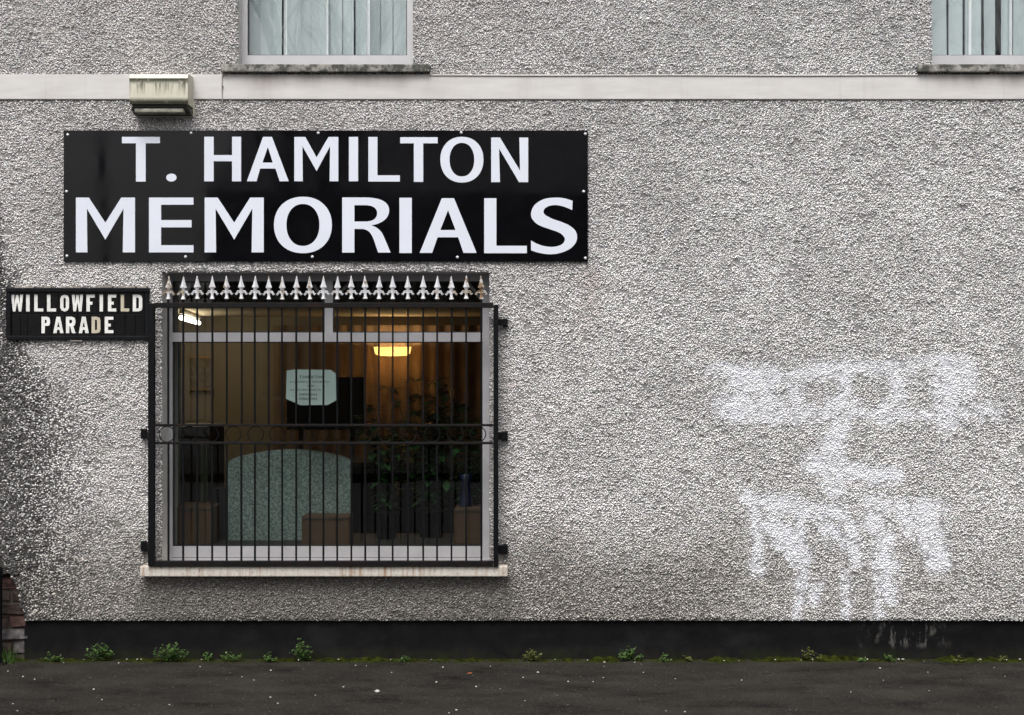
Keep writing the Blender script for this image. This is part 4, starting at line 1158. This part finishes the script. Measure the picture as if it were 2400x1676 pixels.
weed('low weed patch at the far end of the plinth', 2348, 46, 18, 1541, True)
gt_ = thing('grass_tuft', 'tuft of bright grass against the brick corner', 'grass', (W(8, 0, .05).x, -.06, 0))
gb_ = MB()
for i in range(130):
    x_ = random.gauss(0, .045); y_ = random.uniform(-.05, .05); h_ = random.uniform(.03, .10); l_ = Vector((random.uniform(-.03, .03), random.uniform(-.03, .01), 0))
    b0 = Vector((x_, y_, 0)); sd = Vector((.0016, .0006, 0))
    gb_.add([b0 - sd, b0 + sd, b0 + l_ * .4 + Vector((0, 0, h_ * .6)) + sd * .7, b0 + l_ + Vector((0, 0, h_)), b0 + l_ * .4 + Vector((0, 0, h_ * .6)) - sd * .7], [(0, 1, 2, 3, 4)])
gb_.build('blades', M['leaf'], gt_, fix=False)
# moss: an uneven cushion along the wall foot
nxm = 900; prof = [0, .012, .025, .04, .058, .075]
xs_ = np.linspace(-3.2, 3.3, nxm)
ms = MB(); vs_ = []
for i, x_ in enumerate(xs_):
    pxx = 1200 + x_ * 400
    hump = .022 * math.exp(-((pxx - 1960) / 60) ** 2) + .014 * math.exp(-((pxx - 1850) / 50) ** 2)
    a = float(fnoise(x_ * 6, 1.0, 51)); b_ = float(vnoise(x_ * 60, 2.0, 52)); amp = max(0, .028 * (a - .49) * 1.9) + hump
    wd = .5 + 1.0 * a
    for j, q in enumerate(prof):
        t = j / (len(prof) - 1)
        z_ = amp * (1 - t) ** 1.3 * (.55 + .9 * float(vnoise(x_ * 70, q * 90, 53))) - (.006 if j == len(prof) - 1 else .0) + .0015 * (b_ - .4)
        vs_.append((x_, .0 - q * wd, z_))
k = len(prof)
ms.add(vs_, [(i * k + j, i * k + j + 1, (i + 1) * k + j + 1, (i + 1) * k + j) for i in range(nxm - 1) for j in range(k - 1)], True)
tag(ms.build('moss', M['moss'], None, fix=False), 'dark green moss growing along the foot of the plinth', 'moss', kind='stuff')
# loose stones fallen from the dash
st_px = [(x_ * .247, 1280 + y_ * .247) for x_, y_ in ((218, 1242), (330, 1268), (122, 1500), (165, 1565), (968, 1460), (1608, 1508), (890, 1363), (1127, 1113), (1925, 1085), (1318, 1082), (815, 1060), (565, 1075), (1220, 1070), (605, 1110), (75, 1190), (1355, 1072), (1900, 1148))]
st_px += [(480 + x_ * .2265, 1400 + y_ * .2265) for x_, y_ in ((385, 826), (510, 860), (683, 760), (680, 1040), (755, 1102), (1143, 1016), (1435, 932), (1785, 984), (1560, 708), (1672, 712), (1392, 655), (980, 660), (1930, 650), (1933, 780))]
st_px += [(1000 + x_ * .3049, 1400 + y_ * .3049) for x_, y_ in ((40, 480), (490, 532), (125, 541), (75, 655), (380, 690), (565, 705), (228, 870), (172, 891), (742, 619), (855, 580), (987, 485), (1235, 490), (1366, 502), (1088, 651), (1365, 533), (1600, 502), (1665, 580), (1840, 876), (1280, 650), (755, 797), (2280, 495), (1358, 619), (1910, 628), (1985, 883))]
st_px += [(1700 + x_ * .3049, 1400 + y_ * .3049) for x_, y_ in ((97, 495), (375, 488), (573, 490), (660, 485), (1080, 480), (1352, 482), (1515, 500), (1557, 578), (1215, 640), (1945, 482), (1928, 490), (2067, 543), (2150, 610), (2248, 484), (1567, 720), (125, 640), (1320, 482), (2145, 490), (1188, 547), (965, 730))]
stone_me = []
for i in range(5):
    bm = bmesh.new(); bmesh.ops.create_icosphere(bm, subdivisions=1, radius=1)
    for v in bm.verts: v.co = Vector((v.co.x * random.uniform(.8, 1.25), v.co.y * random.uniform(.8, 1.15), v.co.z * random.uniform(.5, .75)))
    for f_ in bm.faces: f_.smooth = True
    me_ = bpy.data.meshes.new('loose_pebble'); bm.to_mesh(me_); bm.free(); me_.materials.append(M['pebble']); stone_me.append(me_)
for i, (x_, y_) in enumerate(st_px):
    g0 = ground(x_, y_)
    s_ = random.uniform(.0032, .0068)
    if (x_, y_) == st_px[24]: s_ = .014
    o = link('loose_pebble', stone_me[i % 5], None, (g0.x, g0.y - .03 * (y_ < 1553), s_ * .45 + (.012 if y_ < 1553 else 0)))
    o.scale = (s_ * random.uniform(.9, 1.5), s_, s_); o.rotation_euler = (0, 0, random.uniform(0, 6.28))
    tag(o, 'small white pebble fallen from the dash onto the asphalt pavement', 'pebble', 'loose white pebbles on the pavement')
ng = 30000
GX = RNG.uniform(-3.4, 3.4, ng); GY = -RNG.uniform(.04, 1.35, ng)
gs = .0014 + .0028 * RNG.random(ng) ** 2.2
gv = np.zeros((ng, 4, 3), np.float32)
for k in range(3):
    aa = 2 * math.pi * k / 3 + RNG.random(ng) * 1.5
    gv[:, k, 0] = GX + gs * np.cos(aa) * 1.3; gv[:, k, 1] = GY + gs * np.sin(aa); gv[:, k, 2] = -.0004
gv[:, 3, 0] = GX + gs * (RNG.random(ng) - .5); gv[:, 3, 1] = GY + gs * (RNG.random(ng) - .5); gv[:, 3, 2] = gs * (.5 + .6 * RNG.random(ng))
gt3 = np.array([[0, 1, 3], [1, 2, 3], [2, 0, 3]])
gi = (np.arange(ng)[:, None, None] * 4 + gt3[None]).reshape(-1, 3)
me = bpy.data.meshes.new('grit')
me.from_pydata(gv.reshape(-1, 3).tolist(), [], gi.tolist())
at = me.attributes.new('col', 'FLOAT_COLOR', 'POINT')
gq = RNG.random(ng); gl_ = .010 + .055 * gq ** 1.6 + .14 * (gq > .96) * RNG.random(ng)
gc = np.ones((ng, 4, 4), np.float32); gc[:, :, 0] = gl_[:, None]; gc[:, :, 1] = (gl_ * .94)[:, None]; gc[:, :, 2] = (gl_ * .84)[:, None]
at.data.foreach_set('color', gc.ravel())
m, nt, b = new_mat('grit_stone'); a = N(nt, 'ShaderNodeAttribute', attribute_name='col'); setc(nt, b, a.outputs['Color']); b.inputs['Roughness'].default_value = .8; b.inputs['Specular IOR Level'].default_value = .2
me.materials.append(m)
tag(link('grit', me), 'fine dark grit lying over the asphalt pavement', 'grit', kind='stuff')
g0 = ground(1101, 1579)
o = MB().add([(-.014, -.004, .001), (.012, -.006, .003), (.014, .003, .004), (-.010, .005, .002), (-.014, -.004, .003), (.012, -.006, .005), (.014, .003, .006), (-.010, .005, .004)], [(0, 1, 2, 3), (4, 5, 6, 7), (0, 1, 5, 4), (1, 2, 6, 5), (2, 3, 7, 6), (3, 0, 4, 7)]).build('litter_scrap', M['scrap'])
o.location = g0; tag(o, 'tiny orange scrap of litter on the asphalt', 'litter')

# ------------------------------------------------------------------ across the street: seen in the glass and the gloss sign
def bare_tree(label, x, y, h, seed):
    rnd = random.Random(seed)
    t_ = thing('bare_tree', label, 'tree', (x, y, 0), 'bare street trees opposite')
    tr = MB(); br = MB()
    def grow(p, d, L, r, lev):
        n_ = 3
        pts = [p]; q = p.copy(); dd = d.copy()
        for i in range(n_):
            dd = (dd + Vector((rnd.uniform(-.16, .16), rnd.uniform(-.16, .16), rnd.uniform(-.04, .14)))).normalized()
            q = q + dd * L / n_; pts.append(q.copy())
        (tr if lev == 0 else br).tube(pts, [r * (1 - .38 * i / n_) for i in range(n_ + 1)], 7 if lev == 0 else (4 if lev < 3 else 3), caps=False)
        if lev >= 6: return
        kids = 3 if lev < 4 else 3
        for k in range(kids):
            t = rnd.uniform(.4, 1.0) if k else 1.0
            o_ = pts[min(n_, int(t * n_ + .5))]
            sp = rnd.uniform(.35, .85)
            ax = Vector((rnd.uniform(-1, 1), rnd.uniform(-1, 1), rnd.uniform(-.2, .5))).normalized()
            nd = (dd + ax * sp).normalized()
            grow(o_, nd, L * rnd.uniform(.62, .82), r * rnd.uniform(.5, .64), lev + 1)
    grow(Vector((0, 0, 0)), Vector((0, 0, 1)), h * .30, h * .019, 0)
    tr.build('trunk', M['bark'], t_, fix=False); br.build('crown', M['bark'], t_, fix=False)
bare_tree('bare leafless street tree opposite the upper window', -3.6, -14.5, 12.5, 3)
bare_tree('bare leafless street tree opposite the grilled window', 1.6, -15.5, 12.0, 5)
bare_tree('bare leafless street tree opposite the blank wall', 8.0, -15.0, 12.5, 9)
def house(label, x0, x1):
    y0, y1 = -19.0, -27.0
    t_ = thing('terrace_house', label, 'house', ((x0 + x1) / 2, y0, 0), 'terrace houses opposite')
    def pt(o_): return keep(o_, t_)
    pt(MB().box(x0, x1, y1, y0, -.1, 5.4).build('wall', M['far_brick'], t_))
    ym = (y0 + y1) / 2
    rf = pt(MB().add([(x0, y0 + .3, 5.3), (x1, y0 + .3, 5.3), (x1, ym, 7.9), (x0, ym, 7.9), (x0, y1 - .3, 5.3), (x1, y1 - .3, 5.3)], [(0, 1, 2, 3), (3, 2, 5, 4), (0, 3, 4), (1, 5, 2)]).build('roof', M['slate'], t_))
    MB().box(x1 - 1.0, x1 - .2, ym - .4, ym + .4, 7.2, 8.9).build('chimney', M['far_brick'], rf).matrix_parent_inverse = Matrix.Identity(4)
    w = (x1 - x0)
    for (a, z0, z1) in ((.18, 3.1, 4.7), (.60, 3.1, 4.7), (.18, .8, 2.4)):
        f_ = pt(MB().box(x0 + w * a, x0 + w * a + 1.2, y0 - .02, y0 + .05, z0, z1).build('window', M['frame_white'], t_))
        MB().box(x0 + w * a + .08, x0 + w * a + 1.12, y0 + .045, y0 + .06, z0 + .08, z1 - .08).build('pane', M['far_glass'], f_)
    pt(MB().box(x0 + w * .62, x0 + w * .62 + 1.0, y0 - .02, y0 + .05, 0, 2.15).build('door', M['far_door'], t_))
for i, (x0, lab) in enumerate(((-6.6, 'red brick terrace house opposite with a street tree before its windows'), (-1.2, 'red brick mid terrace house opposite facing the shop window'), (4.2, 'red brick terrace house opposite facing the blank wall'), (9.6, 'red brick end terrace house opposite farthest from the lamp post'))):
    house(lab, x0, x0 + 5.38)
lp = thing('utility_pole', 'slender dark utility pole on the opposite pavement', 'utility pole', (-6.35, -11.6, 0))
MB().tube([(0, 0, 0), (.02, 0, 3), (0, 0, 6), (.03, 0, 9.5)], [.05, .048, .045, .04], 12).build('pole', M['bark'], lp)
MB().bbox(-.35, .35, -.02, .02, 9.1, 9.16, .006).build('crossarm', M['bark'], lp)

# one albedo scale for everything but the dash (colours above were picked for a shorter exposure)
G = .72
for mt in bpy.data.materials:
    if mt.name in ('pebble_dash', 'render_mortar') or not mt.use_nodes: continue
    pb = mt.node_tree.nodes.get('Principled BSDF')
    if pb is None or pb.inputs['Emission Strength'].default_value > 0: continue
    sk = pb.inputs['Base Color']
    if sk.is_linked:
        mx = mt.node_tree.nodes.new('ShaderNodeMix'); mx.data_type = 'RGBA'; mx.blend_type = 'MULTIPLY'; mx.inputs[0].default_value = 1
        mx.inputs[7].default_value = (G, G, G, 1)
        mt.node_tree.links.new(sk.links[0].from_socket, mx.inputs[6]); mt.node_tree.links.new(mx.outputs[2], sk)
    else:
        sk.default_value = (*[c * G for c in sk.default_value[:3]], 1)
